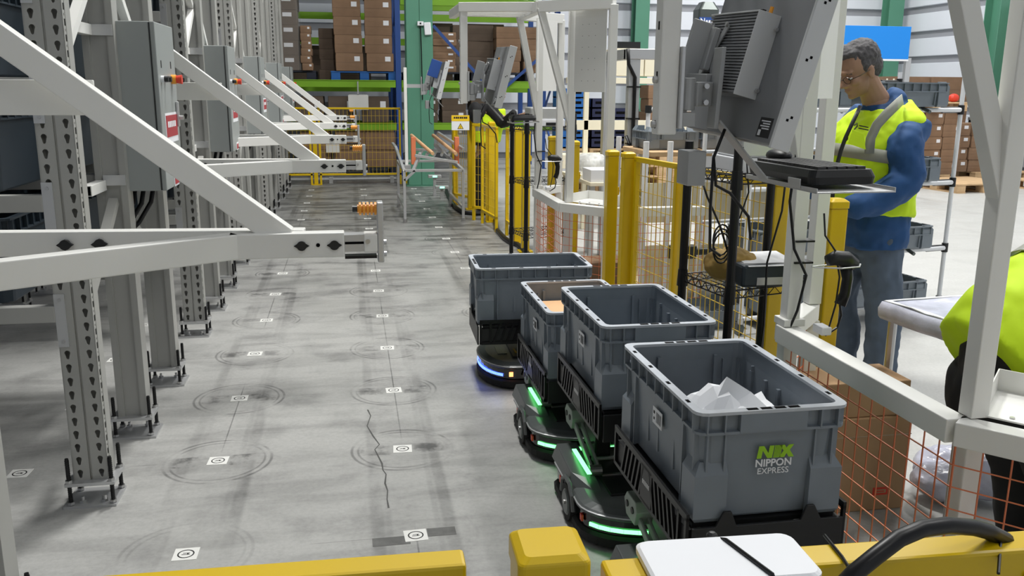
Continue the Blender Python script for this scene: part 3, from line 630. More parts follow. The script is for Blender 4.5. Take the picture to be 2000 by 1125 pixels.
# contents
g = MB(); pts = []
random.seed(3)
pp = thing('paper_sheet', 'crumpled white paper sheet lying in the nearest tote', 'paper', (.955, 2.055, .624))
vs = []; nx_, ny_ = 9, 9
for j in range(ny_):
    for i in range(nx_):
        x = -.11+.28*i/(nx_-1); y = -.11+.26*j/(ny_-1); vs.append((x, y, .02+.012*sin(i*1.1+j*.6)+.01*random.random()+.05*max(0, 1-((x-.0)**2+(y-.09)**2)/.006)))
g.add(vs, [(j*nx_+i, j*nx_+i+1, (j+1)*nx_+i+1, (j+1)*nx_+i) for j in range(ny_-1) for i in range(nx_-1)])
o = g.build('sheet', 'paper', pp); so = o.modifiers.new('s', 'SOLIDIFY'); so.thickness = .003
g = MB(); g.loft([[(-.10, -.14, .015), (.08, -.15, .012), (.07, -.02, .03), (-.12, .0, .03)], [(-.10, -.14, .02), (.08, -.15, .018), (.07, -.02, .036), (-.12, .0, .036)]]); g.build('folded_corner', 'paper', pp)
g = MB(); g.add([(-.04, .03, .02), (.15, .02, .02), (.12, .12, .03), (.0, .13, .035), (.03, .08, .115), (.10, .07, .07)], [(0, 1, 5, 4), (1, 2, 5), (2, 3, 4, 5), (3, 0, 4), (0, 3, 2, 1)]); g.build('raised_fold', 'paper', pp)
# the pile the paper rests on (packed goods under it)
b_ = tag(MB().box(-.15, .15, -.25, .03, 0, .15).build('packed_carton', 'carton', None, .004), 'carton hidden below the white paper in the nearest tote', 'carton'); b_.location = (.985, 2.15, .4612)
b_ = tag(MB().box(-.165, .165, -.25, .25, 0, .20).build('cardboard_box', 'tan', None, .004), 'tan cardboard box filling the tote on the third robot', 'carton'); b_.location = (.96, 3.645, .331)
# ================================================================ WORK STATIONS
def wire_panel(mb, o, u, w, h, nu, nv, r=.0021):
    o = Vector(o); u = Vector(u).normalized(); v = Vector((0, 0, 1)); n = u.cross(v)
    for i in range(nu+1): p = o+u*(w*i/nu); mb.cyl(p+n*r, p+v*h+n*r, r, 4)
    for j in range(nv+1): p = o+v*(h*j/nv); mb.cyl(p-n*r, p+u*w-n*r, r, 4)
    return mb
def make_station():
    t = thing('work_station_frame', 'x', 'frame')
    P = [(1.64, 1.47), (1.40, 1.75), (1.40, 2.62), (1.64, 2.88)]
    for i in range(3):
        a, b = P[i], P[i+1]
        MB().bar((*a, .71), (*b, .71), .06, .06).build('base_rail', 'white', t, .003); MB().bar((*a, .05), (*b, .05), .03, .03).build('low_rail', 'white', t, .002)
        d = Vector((b[0]-a[0], b[1]-a[1], 0)); L_ = d.length; n = max(2, int(L_/.055))
        m = wire_panel(MB(), (a[0], a[1], .06), d, L_, .62, n, 11); m.build('wire_mesh', 'orgwire', t, stuff=True)
    MB().bar((1.64, 1.47, .71), (2.3, 1.47, .71), .06, .06).build('base_rail', 'white', t, .003); wire_panel(MB(), (1.64, 1.47, .06), (1, 0, 0), .66, .62, 12, 11).build('wire_mesh', 'orgwire', t, stuff=True)
    UPX = [(1.635, 1.48), (1.448, 1.762), (1.412, 2.61), (1.635, 2.87)]
    for (x, y) in UPX:
        MB().box(x-.024, x+.024, y-.024, y+.024, .742, 2.0).build('upright', 'white', t, .003)
        l = MB().box(x-.025, x+.025, y-.025, y+.025, .0, .68).build('leg', 'white', t, .003)
    for k, (x, y) in enumerate(UPX[1:3]):
        s = 1 if k == 0 else 0
        q = (x-.195, y+.095, 2.0) if k == 0 else (x-.155, y+.0, 2.0)
        MB().bar((x, y, 1.26), q, .045, .045, (0, 1, 0)).build('brace', 'white', t, .003)
    T_ = [(1.64, 1.48), (1.25, 1.86), (1.27, 2.61), (1.64, 2.88)]
    for i in range(3): MB().bar((*T_[i], 2.01), (*T_[i+1], 2.01), .055, .07).build('top_rail', 'white', t, .003)
    MB().bar((.76, 2.17, 2.02), (1.27, 2.0, 2.02), .06, .06).build('overhead_beam', 'white', t, .003); MB().bar((.76, 2.62, 2.02), (1.27, 2.6, 2.02), .05, .05).build('overhead_beam', 'white', t, .003)
    MB().bar((.785, 2.15, 2.02), (.785, 2.8, 2.02), .05, .06).build('overhead_beam', 'white', t, .003)
    for y in (2.28, 2.4, 2.5): MB().bar((.8, y, 2.0), (1.25, y, 2.0), .03, .02).build('overhead_slat', 'white', t)
    # hanging post
    MB().box(.762, .812, 2.145, 2.195, 1.385, 2.0).build('hanging_post', 'white', t, .004)
    for z in (1.40, 1.52, 1.64, 1.76): MB().box(.7605, .763, 2.163, 2.169, z, z+.02).build('post_slot', 'hole', t)
    for z in (1.41, 1.52, 1.80): MB().cyl((.762, 2.165, z), (.752, 2.165, z), .009, 8).build('post_bolt', 'steel', t)
    # sheet panels with small holes on the chamfers
    for (a, b, z0, z1) in (((1.385, 2.575), (1.575, 2.75), 1.47, 1.985), ((1.455, 1.72), (1.61, 1.53), 1.47, 1.985)):
        MB().bar((*a, (z0+z1)/2), (*b, (z0+z1)/2), .004, z1-z0).build('sheet_panel', 'white', t)
        d = Vector((b[0]-a[0], b[1]-a[1], 0)).normalized(); n = d.cross(Vector((0, 0, 1))); n = n if n.x < 0 else -n; g = MB()
        for i in range(3):
            for j in range(6):
                c = Vector((a[0], a[1], z0+.07+j*.07))+d*(.06+i*.05)+n*.002; g.cyl(c, c+n*.0008, .0022, 6)
        g.build('panel_holes', 'hole', t, stuff=True)
    # white tray on the rail of the near chamfer
    g = MB(); g.loft([[(1.46, 1.74, .745), (1.66, 1.50, .745), (1.84, 1.62, .745), (1.62, 1.90, .745)], [(1.46, 1.74, .749), (1.66, 1.50, .749), (1.84, 1.62, .749), (1.62, 1.90, .749)]]); g.build('tray_floor', 'white', t)
    for a, b in (((1.46, 1.74), (1.62, 1.90)), ((1.62, 1.90), (1.84, 1.62)), ((1.84, 1.62), (1.66, 1.50))): MB().bar((*a, .775), (*b, .775), .003, .06).build('tray_lip', 'white', t)
    for x, y in ((1.51, 1.71), (1.56, 1.65), (1.61, 1.59)): MB().cyl((x, y, .749), (x, y, .753), .006, 8).build('tray_screw', 'steel', t)
    # cable tied down the second upright
    MB().tube([(1.385, 2.60, 1.30), (1.375, 2.60, 1.15), (1.39, 2.575, 1.0), (1.42, 2.54, .92), (1.41, 2.56, .80), (1.40, 2.58, .74)], .0045, 6).build('cable', 'black', t, smooth=True)
    for z in (.95, 1.02): MB().box(1.398, 1.462, 2.578, 2.642, z, z+.006).build('cable_tie', 'black', t)
    MB().box(1.375, 1.45, 2.575, 2.645, .741, .765).build('foot_bracket', 'white', t, .002)
    MB().box(1.45, 1.485, 2.47, 2.53, .738, .765).build('white_box', 'paper', t, .004)
    return t
stn = make_station(); tag(stn, 'near white workstation frame with orange wire mesh, right of the nearest tote', 'frame', 'white workstation frames')
stf = dup(stn, (0, 4.02, 0), 0, 'far white workstation frame with overhead beams, left of the pair of yellow posts', 'white workstation frames')
def make_scanner():
    t = thing('barcode_scanner', 'x', 'scanner', (1.50, 2.50, .955))
    # head toward +x/-y, handle down
    MB().tube([(-.035, 0, .02), (-.01, 0, .028), (.03, 0, .022), (.06, 0, .004)], [.018, .024, .026, .02], 10).build('head', 'dark', t, smooth=True)
    MB().tube([(.03, 0, .0), (.04, 0, -.04), (.036, 0, -.09), (.022, 0, -.125)], [.020, .017, .017, .019], 10).build('grip', 'black', t, smooth=True)
    MB().tube([(.022, 0, -.125), (.03, 0, -.16), (.02, 0, -.20), (-.02, 0, -.225)], .004, 6).build('cable', 'black', t)
    MB().tube([(-.08, .0, .0), (.0, -.03, .0), (.06, -.028, .003), (.08, 0, .005), (.06, .028, .003), (0, .03, .0), (-.08, .01, 0)], .0028, 6).build('holder_wire', 'alu', t)
    MB().tube([(-.06, 0, .17), (-.05, 0, .1), (-.01, .0, .05), (.0, -.02, -.03), (-.005, -.02, -.12), (-.02, -.02, -.19)], .003, 6).build('hanging_cable', 'black', t)
    return t
sc = make_scanner(); tag(sc, 'black handheld barcode scanner hanging in a wire holder on the near white frame', 'scanner', 'hanging barcode scanners')
dup(sc, (1.50, 6.52, .955), 0, 'black handheld barcode scanner hanging on the far white frame', 'hanging barcode scanners')
# ---------------------------------------------------------------- monitor on its arm
A_ = at(1500, 281, 'y', 1.95); A2 = at(1580, 0, 'y', 1.965); upv = (A2-A_).normalized()
# far lower corner: on the sight line of that corner, .56 m away
d_ = (at(1336, 247, 'y', 3.)-Vector((0, 0, 1.5))); d_.normalize(); o_ = Vector((0, 0, 1.5)); b_ = (o_-A_).dot(d_); c_ = (o_-A_).length_squared-.52**2; disc = b_*b_-c_
tt = -b_+sqrt(max(disc, 0)); B_ = o_+d_*tt
wv = (B_-A_).normalized(); nv = wv.cross(upv).normalized(); nv = nv if nv.x < 0 else -nv; upv = (upv - wv*upv.dot(wv)).normalized(); Wm = (B_-A_).length
MX = Matrix((( wv.x, upv.x, nv.x, A_.x), (wv.y, upv.y, nv.y, A_.y), (wv.z, upv.z, nv.z, A_.z), (0, 0, 0, 1)))   # local x: width (away), y: up, z: out of the back
print('monitor', B_, Wm)
def make_monitor(full=True):
    t = thing('monitor', 'x', 'monitor')
    def B(x0, x1, y0, y1, z0, z1, nm, m_, bv=.002, par=None): return MB().box(x0, x1, y0, y1, z0, z1, MX).build(nm, m_, par or t, bv)
    Hm = .40
    B(.0, Wm, 0, Hm, -.03, -.006, 'back_cover', 'mongrey', .004); B(-.004, Wm+.004, -.004, Hm+.004, -.05, -.03, 'bezel', 'alu', .003); B(.01, Wm-.01, .01, Hm-.01, -.0515, -.05, 'screen', 'gloss', 0)
    s = B(-.012, -.001, -.008, Hm+.008, -.052, -.002, 'side_strip', 'fin', .002)
    for y in (.06, .20, .33):
        for z in (-.022, -.031): B(-.0128, -.0118, y+(.008 if z < -.03 else 0), y+(.008 if z < -.03 else 0)+.006, z-.003, z+.003, 'strip_hole', 'hole', 0, s)
    B(.02, .085, .012, .06, -.0065, -.0055, 'rating_label', 'dark', 0); g = MB()
    for i in range(4): g.box(.03, .075-.01*(i % 2), .05-.006*i, .053-.006*i, -.0055, -.0048, MX)
    g.box(.066, .078, .016, .03, -.0055, -.0048, MX); g.build('rating_text', 'paper', t)
    # finned box computer on the back
    x0, x1, y0, y1 = .145, .43, .10, .30
    c = B(x0, x1, y0, y1, -.006, .045, 'box_computer', 'mongrey', .002); B(x0-.001, x0+.003, y0-.002, y1+.002, -.006, .055, 'computer_side', 'fin', .001, c)
    g = MB()
    for i in range(26): y = y0+.005+i*(y1-y0-.010)/25; g.box(x0+.003, x1, y-.0022, y+.0022, .045, .052, MX)
    g.build('cooling_fin', 'mongrey', c, stuff=True)
    B(x0-.001, x1, y1, y1+.004, -.006, .055, 'computer_top', 'fin', .001, c)
    for xx in (.18, .33): B(xx, xx+.04, y1+.004, y1+.014, .02, .03, 'computer_port', 'dark', .001, c)
    MB().cyl(MX @ Vector((.155, y1, .02)), MX @ Vector((.155, y1+.02, .02)), .005, 8).build('antenna_stub', 'orange', c)
    for yy in (y0+.02, y1-.03): MB().cyl(MX @ Vector((x0-.004, yy, .0)), MX @ Vector((x0-.012, yy, .0)), .005, 8).build('computer_screw', 'steel', c)
    # mounting plate in an X shape
    g = MB()
    for q in ((.29, .27), (.29, .13), (.39, .27), (.39, .13)): g.bar(MX @ Vector((.34, .20, .058)), MX @ Vector((q[0], q[1], .058)), .020, .004, nv)
    g.build('mount_plate', 'bracket', t, .001)
    for q in ((.29, .27), (.29, .13)): MB().cyl(MX @ Vector((q[0], q[1], .06)), MX @ Vector((q[0], q[1], .066)), .006, 8).build('mount_screw', 'steel', t)
    B(.32, .37, .15, .26, .06, .078, 'mount_block', 'bracket', .003); B(.345, .355, .0, .27, .076, .13, 'arm_spine', 'bracket', .003)
    # bracket from the post
    pc = Vector((.84, 2.19, 1.50))
    MB().box(.812, .822, 2.13, 2.21, 1.40, 1.60).build('post_clamp', 'alu', t, .002); MB().cyl(Vector((.842, 2.165, 1.445)), Vector((.842, 2.165, 1.525)), .021, 20).build('swivel_barrel', 'bracket', t, .002)
    MB().box(.822, .86, 2.14, 2.2, 1.405, 1.44).build('swivel_base', 'bracket', t, .002)
    MB().bar((.85, 2.165, 1.485), (.915, 2.20, 1.485), .05, .06).build('swivel_arm', 'bracket', t, .003)
    for z in (1.465, 1.505): MB().cyl((.885, 2.148, z), (.885, 2.14, z), .007, 8).build('arm_bolt', 'steel', t)
    MB().bar((.915, 2.165, 1.40), (.925, 2.165, 1.60), .012, .05, (0, 1, 0)).build('vertical_plate', 'bracket', t, .002)
    MB().bar((.915, 2.19, 1.52), tuple(MX @ Vector((.35, .12, .09))), .03, .03).build('tilt_arm', 'bracket', t, .002)
    # plate dropping to the keyboard tray
    MB().bar((.925, 2.165, 1.42), (1.06, 2.15, 1.27), .05, .006, (1, 0, 1)).build('drop_plate', 'bracket', t, .002)
    MB().box(.865, .915, 2.19, 2.27, 1.25, 1.34).build('power_box', 'bracket', t, .003)
    MB().tube([(.93, 2.12, 1.40), (.90, 2.11, 1.33), (.91, 2.11, 1.26), (.95, 2.11, 1.24), (1.0, 2.10, 1.18), (1.01, 2.10, 1.12)], .004, 6).build('cable', 'black', t, smooth=True)
    MB().tube([(.90, 2.11, 1.33), (.895, 2.10, 1.2), (.90, 2.1, 1.1), (.93, 2.1, 1.08)], .004, 6).build('cable', 'black', t, smooth=True)
    return t
mo = make_monitor(); tag(mo, 'large monitor seen from behind with silver finned computer, hanging on the near post', 'monitor', 'hanging monitors')
dup(mo, (0, 4.02, 0), 0, 'monitor seen edge-on over the far workstation, in front of the brown boxes', 'hanging monitors')
m3 = dup(mo, (0, 8.04, 0), 0, 'small-looking monitor hanging in front of the wide green column', 'hanging monitors')
p3 = tag(MB().box(.62, .655, 10.185, 10.235, .62, 1.70).build('hanging_post', 'white', None, .004), 'thin white post left of the green column carrying the farthest monitor', 'post')
MB().box(.60, .68, 10.12, 10.30, .58, .62).build('post_foot', 'alu', p3)
MB().box(.655, .825, 10.195, 10.225, 1.48, 1.52).build('support_arm', 'alu', p3)
tp = tag(MB().bar((.93, 10.1, 1.60), (.99, 10.1, 1.78), .12, .01, (0, 1, 0)).build('tablet', 'blue', None, .004), 'tilted blue panel above the farthest monitor by the green column', 'panel')
def make_keyboard():
    t = thing('keyboard', 'x', 'keyboard', (1.20, 2.19, 1.268)); t.rotation_euler = (-.03, -.02, -.12)
    MB().loft([rr(.080, .235, .02, 0), rr(.083, .238, .02, .018), rr(.076, .23, .02, .036)]).build('case', 'dark', t, .001)
    g = MB()
    for r_ in range(5):
        for c in range(17): g.box(-.060+r_*.0245, -.040+r_*.0245, -.222+c*.0262, -.199+c*.0262, .036, .043)
    g.build('keys', 'key', t, stuff=True)
    return t
def make_tray():
    t = thing('keyboard_tray', 'x', 'tray', (1.20, 2.16, 1.258)); t.rotation_euler = (-.03, -.02, -.12)
    MB().box(-.095, .095, -.27, .25, -.004, .0).build('plate', 'alu', t, .001)
    for x in (-.095, .093): MB().box(x, x+.002, -.27, .25, -.004, .008).build('lip', 'alu', t)
    MB().box(-.06, -.02, .25, .29, -.012, -.004).build('tab', 'bracket', t); MB().box(-.098, -.095, -.17, -.09, -.0, .024).build('side_tab', 'alu', t, .001)
    return t
ktray = make_tray(); tag(ktray, 'sheet metal tray holding the keyboard in front of the man', 'tray', 'keyboard trays'); kb = make_keyboard(); tag(kb, 'black keyboard on the near sheet metal tray in front of the man', 'keyboard', 'black keyboards')
def make_mouse():
    t = thing('computer_mouse', 'x', 'mouse', (1.225, 2.40, 1.300)); t.rotation_euler = (0, -.1, 0)
    MB().ell((0, 0, .012), (.032, .055, .02), 14, 8).build('body', 'dark', t, smooth=True); MB().box(-.003, .003, -.045, -.025, .026, .033).build('wheel', 'steel', t)
    return t
ms = make_mouse(); tag(ms, 'black computer mouse at the left end of the near keyboard tray', 'mouse', 'computer mice')
for dy, a in ((4.02, 'far'),):
    dup(ktray, (1.20, 2.16+dy, 1.258), 0, 'sheet metal keyboard tray at the far workstation', 'keyboard trays').rotation_euler = ktray.rotation_euler
    dup(kb, (1.20, 2.19+dy, 1.268), 0, 'black keyboard at the far workstation in front of the bending worker', 'black keyboards').rotation_euler = kb.rotation_euler
# ---------------------------------------------------------------- black wire shelving with devices
def make_shelf():
    t = thing('wire_shelf', 'x', 'shelf'); X = (1.42, 1.80); Y = (3.12, 3.46)
    for i, (x, y) in enumerate(((1.42, 3.10), (1.36, 3.44), (1.84, 3.20), (1.78, 3.54))):
        l = MB().cyl((x, y, 0), (x, y, 1.29), .0175, 14).build('post', 'black', t, smooth=False)
        for z in (.28, .72, 1.16): MB().cyl((x, y, z-.03), (x, y, z+.04), .024, 14, .02).build('shelf_sleeve', 'black', l)
    cs = [Vector((1.42, 3.10, 0)), Vector((1.84, 3.20, 0)), Vector((1.78, 3.54, 0)), Vector((1.36, 3.44, 0))]
    for z in (.30, .74, 1.18):
        g = MB(); up = Vector((0, 0, z)); lo = Vector((0, 0, z-.03))
        for i in range(4):
            a, b = cs[i], cs[(i+1) % 4]; g.cyl(a+up, b+up, .003, 5); g.cyl(a+lo, b+lo, .003, 5); n = 14
            for k in range(n): g.cyl(a+(b-a)*(k/n)+(up if k % 2 else lo), a+(b-a)*((k+1)/n)+(lo if k % 2 else up), .002, 4)
        for k in range(1, 12): g.cyl(cs[0]+(cs[1]-cs[0])*(k/12)+up, cs[3]+(cs[2]-cs[3])*(k/12)+up, .002, 4)
        for k in (.33, .66): g.cyl(cs[0]+(cs[3]-cs[0])*k+lo, cs[1]+(cs[2]-cs[1])*k+lo, .0025, 4)
        g.build('shelf_grid', 'black', t, stuff=True)
    return t
sh1 = make_shelf(); tag(sh1, 'black wire shelf unit behind the near monitor with printer on top', 'shelf', 'black wire shelves')
dup(sh1, (0, 4.02, 0), 0, 'black wire shelf unit left of the far white frame', 'black wire shelves')
cbt = thing('cable_tangle', 'x', 'cable', (0, 0, 0))
for j in range(3): MB().tube([(1.40+.035*cos(a)+.01*j, 3.16+.02*j, .93+.06*sin(a)-.02*j) for a in [i*pi/8 for i in range(17)]], .0035, 6).build('cable_loop', 'black', cbt, smooth=True)
MB().tube([(1.38, 3.42, 1.22), (1.39, 3.3, 1.08), (1.40, 3.18, .98), (1.43, 3.16, .88)], .0045, 6).build('cable_end', 'black', cbt, smooth=True); MB().tube([(1.46, 3.12, 1.26), (1.47, 3.10, 1.12), (1.45, 3.12, 1.02), (1.41, 3.15, .96)], .003, 6).build('cable_end', 'black', cbt, smooth=True); MB().tube([(1.62, 3.1, 1.24), (1.60, 3.08, 1.05), (1.56, 3.09, .85), (1.57, 3.1, .6), (1.55, 3.1, .3)], .004, 6).build('cable_end', 'black', cbt, smooth=True)
tag(cbt, 'tangled black cables hanging from the near wire shelf', 'cable')
pr = thing('label_printer', 'x', 'printer', (1.61, 3.29, 1.186))
MB().box(-.16, .14, -.13, .13, 0, .055).build('base', 'paper', pr, .004); MB().box(-.15, .14, -.12, .12, .055, .15).build('cover', 'alu', pr, .01); MB().box(-.02, .11, -.132, -.129, .005, .03).build('paper_slot', 'dark', pr); MB().box(-.11, -.05, -.131, -.129, .02, .045).build('control_panel', 'robotlid', pr)
tag(pr, 'pale grey printer on the top of the near black wire shelf', 'printer', 'printers on the wire shelves'); dup(pr, (1.61, 7.31, 1.186), 0, 'pale grey printer on the top of the far black wire shelf', 'printers on the wire shelves')
d2 = thing('document_device', 'dark flat device with white sheets on top, middle level of the near wire shelf', 'device', (1.60, 3.235, .744)); MB().box(-.12, .13, -.11, .12, 0, .09).build('case', 'toteblue', d2, .012); MB().box(-.06, .125, -.112, -.109, .01, .04).build('front_plate', 'alu', d2)
sh_ = MB().add([(-.10, -.118, .085), (.12, -.118, .085), (.125, .11, .10), (-.08, .11, .098), (-.10, -.118, .087), (.12, -.118, .087), (.125, .11, .102), (-.08, .11, .1)], [(0, 1, 2, 3), (4, 5, 6, 7), (0, 1, 5, 4), (1, 2, 6, 5), (2, 3, 7, 6), (3, 0, 4, 7)]); sh_.build('white_sheets', 'paper', d2)
def bag(name, label, m_, c, r, parts=7, seed=1):
    random.seed(seed); g = MB()
    for i in range(parts): g.ell((random.uniform(-.5, .5)*r[0], random.uniform(-.5, .5)*r[1], r[2]*random.uniform(.45, .6)), (r[0]*random.uniform(.45, .7), r[1]*random.uniform(.45, .7), r[2]*random.uniform(.35, .5)), 12, 8)
    o = g.build(name, m_, None, smooth=True); o.location = c; m = o.modifiers.new('r', 'REMESH'); m.mode = 'VOXEL'; m.voxel_size = max(.006, max(r)/22); m.use_smooth_shade = True
    tx = bpy.data.textures.new(name, 'CLOUDS'); tx.noise_scale = max(r)*.35; d = o.modifiers.new('d', 'DISPLACE'); d.texture = tx; d.strength = max(r)*.16; d.mid_level = .5
    return tag(o, label, name.split('_')[-1])
M['kraft'] = mat('brown_kraft_parcel', (150, 122, 62), .8, 0, .15, 9)
bag('kraft_parcel', 'crumpled brown paper parcel behind the document device on the near wire shelf', 'kraft', (1.50, 3.33, .745), (.11, .13, .13), 6, 4)
# ---------------------------------------------------------------- yellow posts and fences
def ypost(x, y, label, h=1.12, w=.07, rz=0., grp='yellow fence posts'):
    t = thing('yellow_post', label, 'post', (x, y, 0), rz, grp); a = w/2
    MB().box(-a, a, -a, a, .012, h-.035).build('tube', 'yellow', t, .006); MB().loft([rr(a+.003, a+.003, .008, h-.035), rr(a+.003, a+.003, .008, h-.01), rr(a-.01, a-.01, .008, h)]).build('cap', 'yellow', t, .002)
    MB().box(-a-.03, a+.03, -a-.03, a+.03, 0, .012).build('foot_plate', 'yellow', t)
    b = MB().box(a-.002, a+.012, -.02, .02, h-.28, h-.23).build('clamp', 'yellow', t, .002); MB().cyl((a+.012, 0, h-.255), (a+.018, 0, h-.255), .008, 8).build('clamp_bolt', 'yellow', b)
    return t
def ypanel(p, q, label, z0=.15, z1=1.08, pitch=(.05, .09), cat='fence'):
    p = Vector((*p, 0)); q = Vector((*q, 0)); L_ = (q-p).length; a = atan2(q.y-p.y, q.x-p.x)
    t = thing('mesh_fence_panel', label, cat, p, a, 'yellow mesh fence panels')
    for z in (z0, z1): MB().bar((0, 0, z), (L_, 0, z), .03, .03).build('frame_rail', 'yellow', t, .002)
    for x in (.015, L_-.015): MB().bar((x, 0, 0), (x, 0, z1), .03, .03, (0, 1, 0)).build('frame_stile', 'yellow', t, .002)
    wire_panel(MB(), (.02, 0, z0), (1, 0, 0), L_-.04, z1-z0, max(2, int((L_-.04)/pitch[0])), int((z1-z0)/pitch[1]), .0024).build('wire_mesh', 'yelwire', t, stuff=True)
    return t
ypost(1.795, 3.04, 'yellow post right of the hanging scanner, in front of the man', 1.10); ypost(1.86, 3.62, 'dull yellow post behind the near wire shelf')
ypost(1.615, 5.36, 'left one of the pair of yellow posts right of the far white frame'); ypost(1.665, 5.19, 'right one of the pair of yellow posts, hinged to the yellow mesh gate')
ypost(1.60, 6.95, 'yellow post behind the low rail of the far white frame')
ypanel((1.70, 5.14), (1.775, 4.62), 'yellow mesh gate panel left of the near black wire shelf'); ypanel((1.785, 4.58), (1.87, 3.67), 'yellow mesh panel seen through the near black wire shelf')
for i, (x, y) in enumerate(((1.56, 9.84), (1.60, 8.45), (1.58, 7.95), (1.47, 10.9), (1.33, 11.4))): ypost(x, y, f'yellow fence post of the far row by the floor cable, {ORD[[3,2,1,4,5][i]]} from the camera')
ypanel((1.57, 8.9), (1.585, 8.5), 'narrow yellow mesh panel between far posts by the black shelf'); ypanel((1.37, 10.0), (1.53, 9.86), 'narrow yellow mesh panel below the warning sign'); ypanel((1.3, 11.3), (1.46, 10.95), 'yellow mesh panel behind the roller stand'); ypanel((1.44, 9.75), (1.50, 9.1), 'yellow mesh panel in front of the far worker')
bp_ = [(-.98, 13.95), (-.52, 13.95), (.80, 13.95)]
ypost(-.52, 13.97, 'yellow post of the low fence across the aisle end, left of its wide panel', 1.15, .06)
ypanel((-.46, 13.95), (.79, 13.95), 'wide yellow mesh fence panel across the aisle end', .16, 1.16, (.06, .1)); ypanel((-1.5, 13.95), (-.57, 13.95), 'yellow mesh fence panel at the aisle end behind the left brackets', .16, 1.16, (.06, .1)); ypanel((.86, 13.9), (1.02, 14.4), 'narrow yellow mesh panel beside the green column', .16, 1.16, (.06, .1))
gr = thing('floor_rail', 'low silver rail pair on the floor behind the aisle end fence', 'rail', (0, 14.2, 0)); 
for yy, zz in ((0, .06), (.12, .12)): MB().cyl((-1.4, yy, zz), (.72, yy, zz), .022, 10).build('tube', 'alu', gr)
for xx in (-1.3, -.3, .65): MB().box(xx-.03, xx+.03, -.03, .15, 0, .09).build('foot', 'alu', gr)
# warning sign
ws = thing('warning_sign', 'yellow and white warning sign with triangle on the far fence', 'sign', (1.23, 9.98, 1.02)); MB().box(-.10, .10, -.004, .004, 0, .165).build('board', 'paper', ws, .002)
MB().box(-.10, .10, -.0055, -.004, .10, .165).build('yellow_header', 'ylabel', ws); [MB().box(-.075+.0225*i, -.058+.0225*i+(.003 if i % 2 else 0), -.0065, -.0055, .128, .148).build('header_mark', 'ink', ws) for i in range(7)]
tr = MB().prism([(-.035, .015), (.035, .015), (0, .078)], -.0055, -.004, 'y').build('triangle', 'ink', ws); MB().prism([(-.026, .020), (.026, .020), (0, .066)], -.0068, -.0055, 'y').build('triangle_fill', 'ylabel', tr); MB().box(-.002, .002, -.0078, -.0068, .03, .05).build('exclamation_bar', 'ink', tr); MB().box(-.002, .002, -.0078, -.0068, .023, .027).build('exclamation_dot', 'ink', tr)
MB().box(-.015, .015, .004, .02, -.03, .14).build('fixing', 'alu', ws)
# floor cable
MB_ = MB().tube([at(u, v, 'z', .02) for u, v in ((872, 372), (878, 385), (890, 405), (905, 416), (930, 418), (955, 417), (966, 425), (972, 450), (985, 465), (1000, 475), (1012, 478), (1035, 500), (1050, 520))], .026, 8); tag(MB_.build('floor_cable', 'black', None, smooth=True), 'thick black cable running along the floor by the far fence', 'cable')
# ---------------------------------------------------------------- foreground rail
cp = thing('yellow_post', 'large yellow capped corner post at the bottom edge of the photo', 'post', (.183, .783, 0), -.03, 'yellow fence posts'); a = .034
MB().box(-a, a, -a, a, .012, 1.035).build('tube', 'yellow', cp, .005); MB().loft([rr(a+.002, a+.002, .007, 1.028), rr(a+.002, a+.002, .007, 1.052), rr(a-.006, a-.006, .006, 1.058)]).build('cap', 'yellow', cp, .0025); MB().box(-.06, .06, -.06, .06, 0, .012).build('foot_plate', 'yellow', cp)
def rail(p, q, label, z=1.02, h=.045, w=.035):
    p = Vector((*p, 0)); q = Vector((*q, 0)); L_ = (q-p).length; t = thing('yellow_rail', label, 'rail', p, atan2(q.y-p.y, q.x-p.x), 'foreground yellow rails')
    MB().box(0, L_, -w/2, w/2, z-h, z).build('top_rail', 'yellow', t, .004)
    for x in (.02, L_-.02): MB().box(x-.015, x+.015, -.015, .015, 0, z-h).build('stile', 'yellow', t)
    MB().box(.035, L_-.035, -.015, .015, .15, .18).build('bottom_rail', 'yellow', t)
    wire_panel(MB(), (.035, 0, .18), (1, 0, 0), L_-.07, z-h-.18, int(L_/.05), 9, .0015).build('wire_mesh', 'yelwire', t, stuff=True)
    return t
rl = rail((-.75, .853), (.105, .834), 'yellow rail along the bottom left edge of the photo', 1.02)
lp_ = thing('green_edged_sheet', 'white sheet with bright green edge fixed on the bottom left yellow rail', 'sheet', (-.3, .818, .965), -.022); MB().box(-.35, .42, -.006, -.002, -.03, .004).build('sheet', 'paper', lp_); MB().box(-.35, .42, -.0075, -.005, .0, .012).build('green_edge', 'logog', lp_)
rt_ = rail((.235, .760), (1.5, .715), 'yellow rail along the bottom right with cable and white plate', 1.035, .085, .04)
for x in (.32, .45, .58, .7): MB().cyl((x, -.02, 1.005), (x, -.0225, 1.005), .0055, 10).build('rivet', 'yellow', rt_)
wp = thing('white_plate', 'rounded white plate tied on the yellow rail at the bottom edge', 'plate', (.356, .745, 1.0355), -.05); MB().loft([rr(.082, .040, .012, .0), rr(.084, .042, .012, .002), rr(.084, .042, .012, .008), rr(.081, .039, .012, .0105)]).build('plate', 'paper', wp, smooth=False)
zt_ = MB().tube([(.005, .048, .004), (.01, .03, .012), (.03, -.04, .0125), (.035, -.05, -.01)], .0022, 6).build('cable_tie', 'black', wp); MB().ell((.003, .05, .006), (.006, .006, .005), 10, 6).build('tie_head', 'dark', wp)
cb_ = [(.40, .72, .985), (.43, .735, 1.005), (.465, .75, 1.03), (.50, .765, 1.052), (.53, .775, 1.061), (.565, .785, 1.058), (.60, .79, 1.046), (.64, .785, 1.03), (.67, .80, 1.0)]
cc_ = [at(u, v, 'y', y) for u, v, y in ((1640, 1150, .700), (1668, 1120, .700), (1710, 1086, .705), (1755, 1052, .71), (1800, 1033, .72), (1850, 1026, .73), (1900, 1030, .738), (1930, 1038, .745), (1965, 1056, .75))]
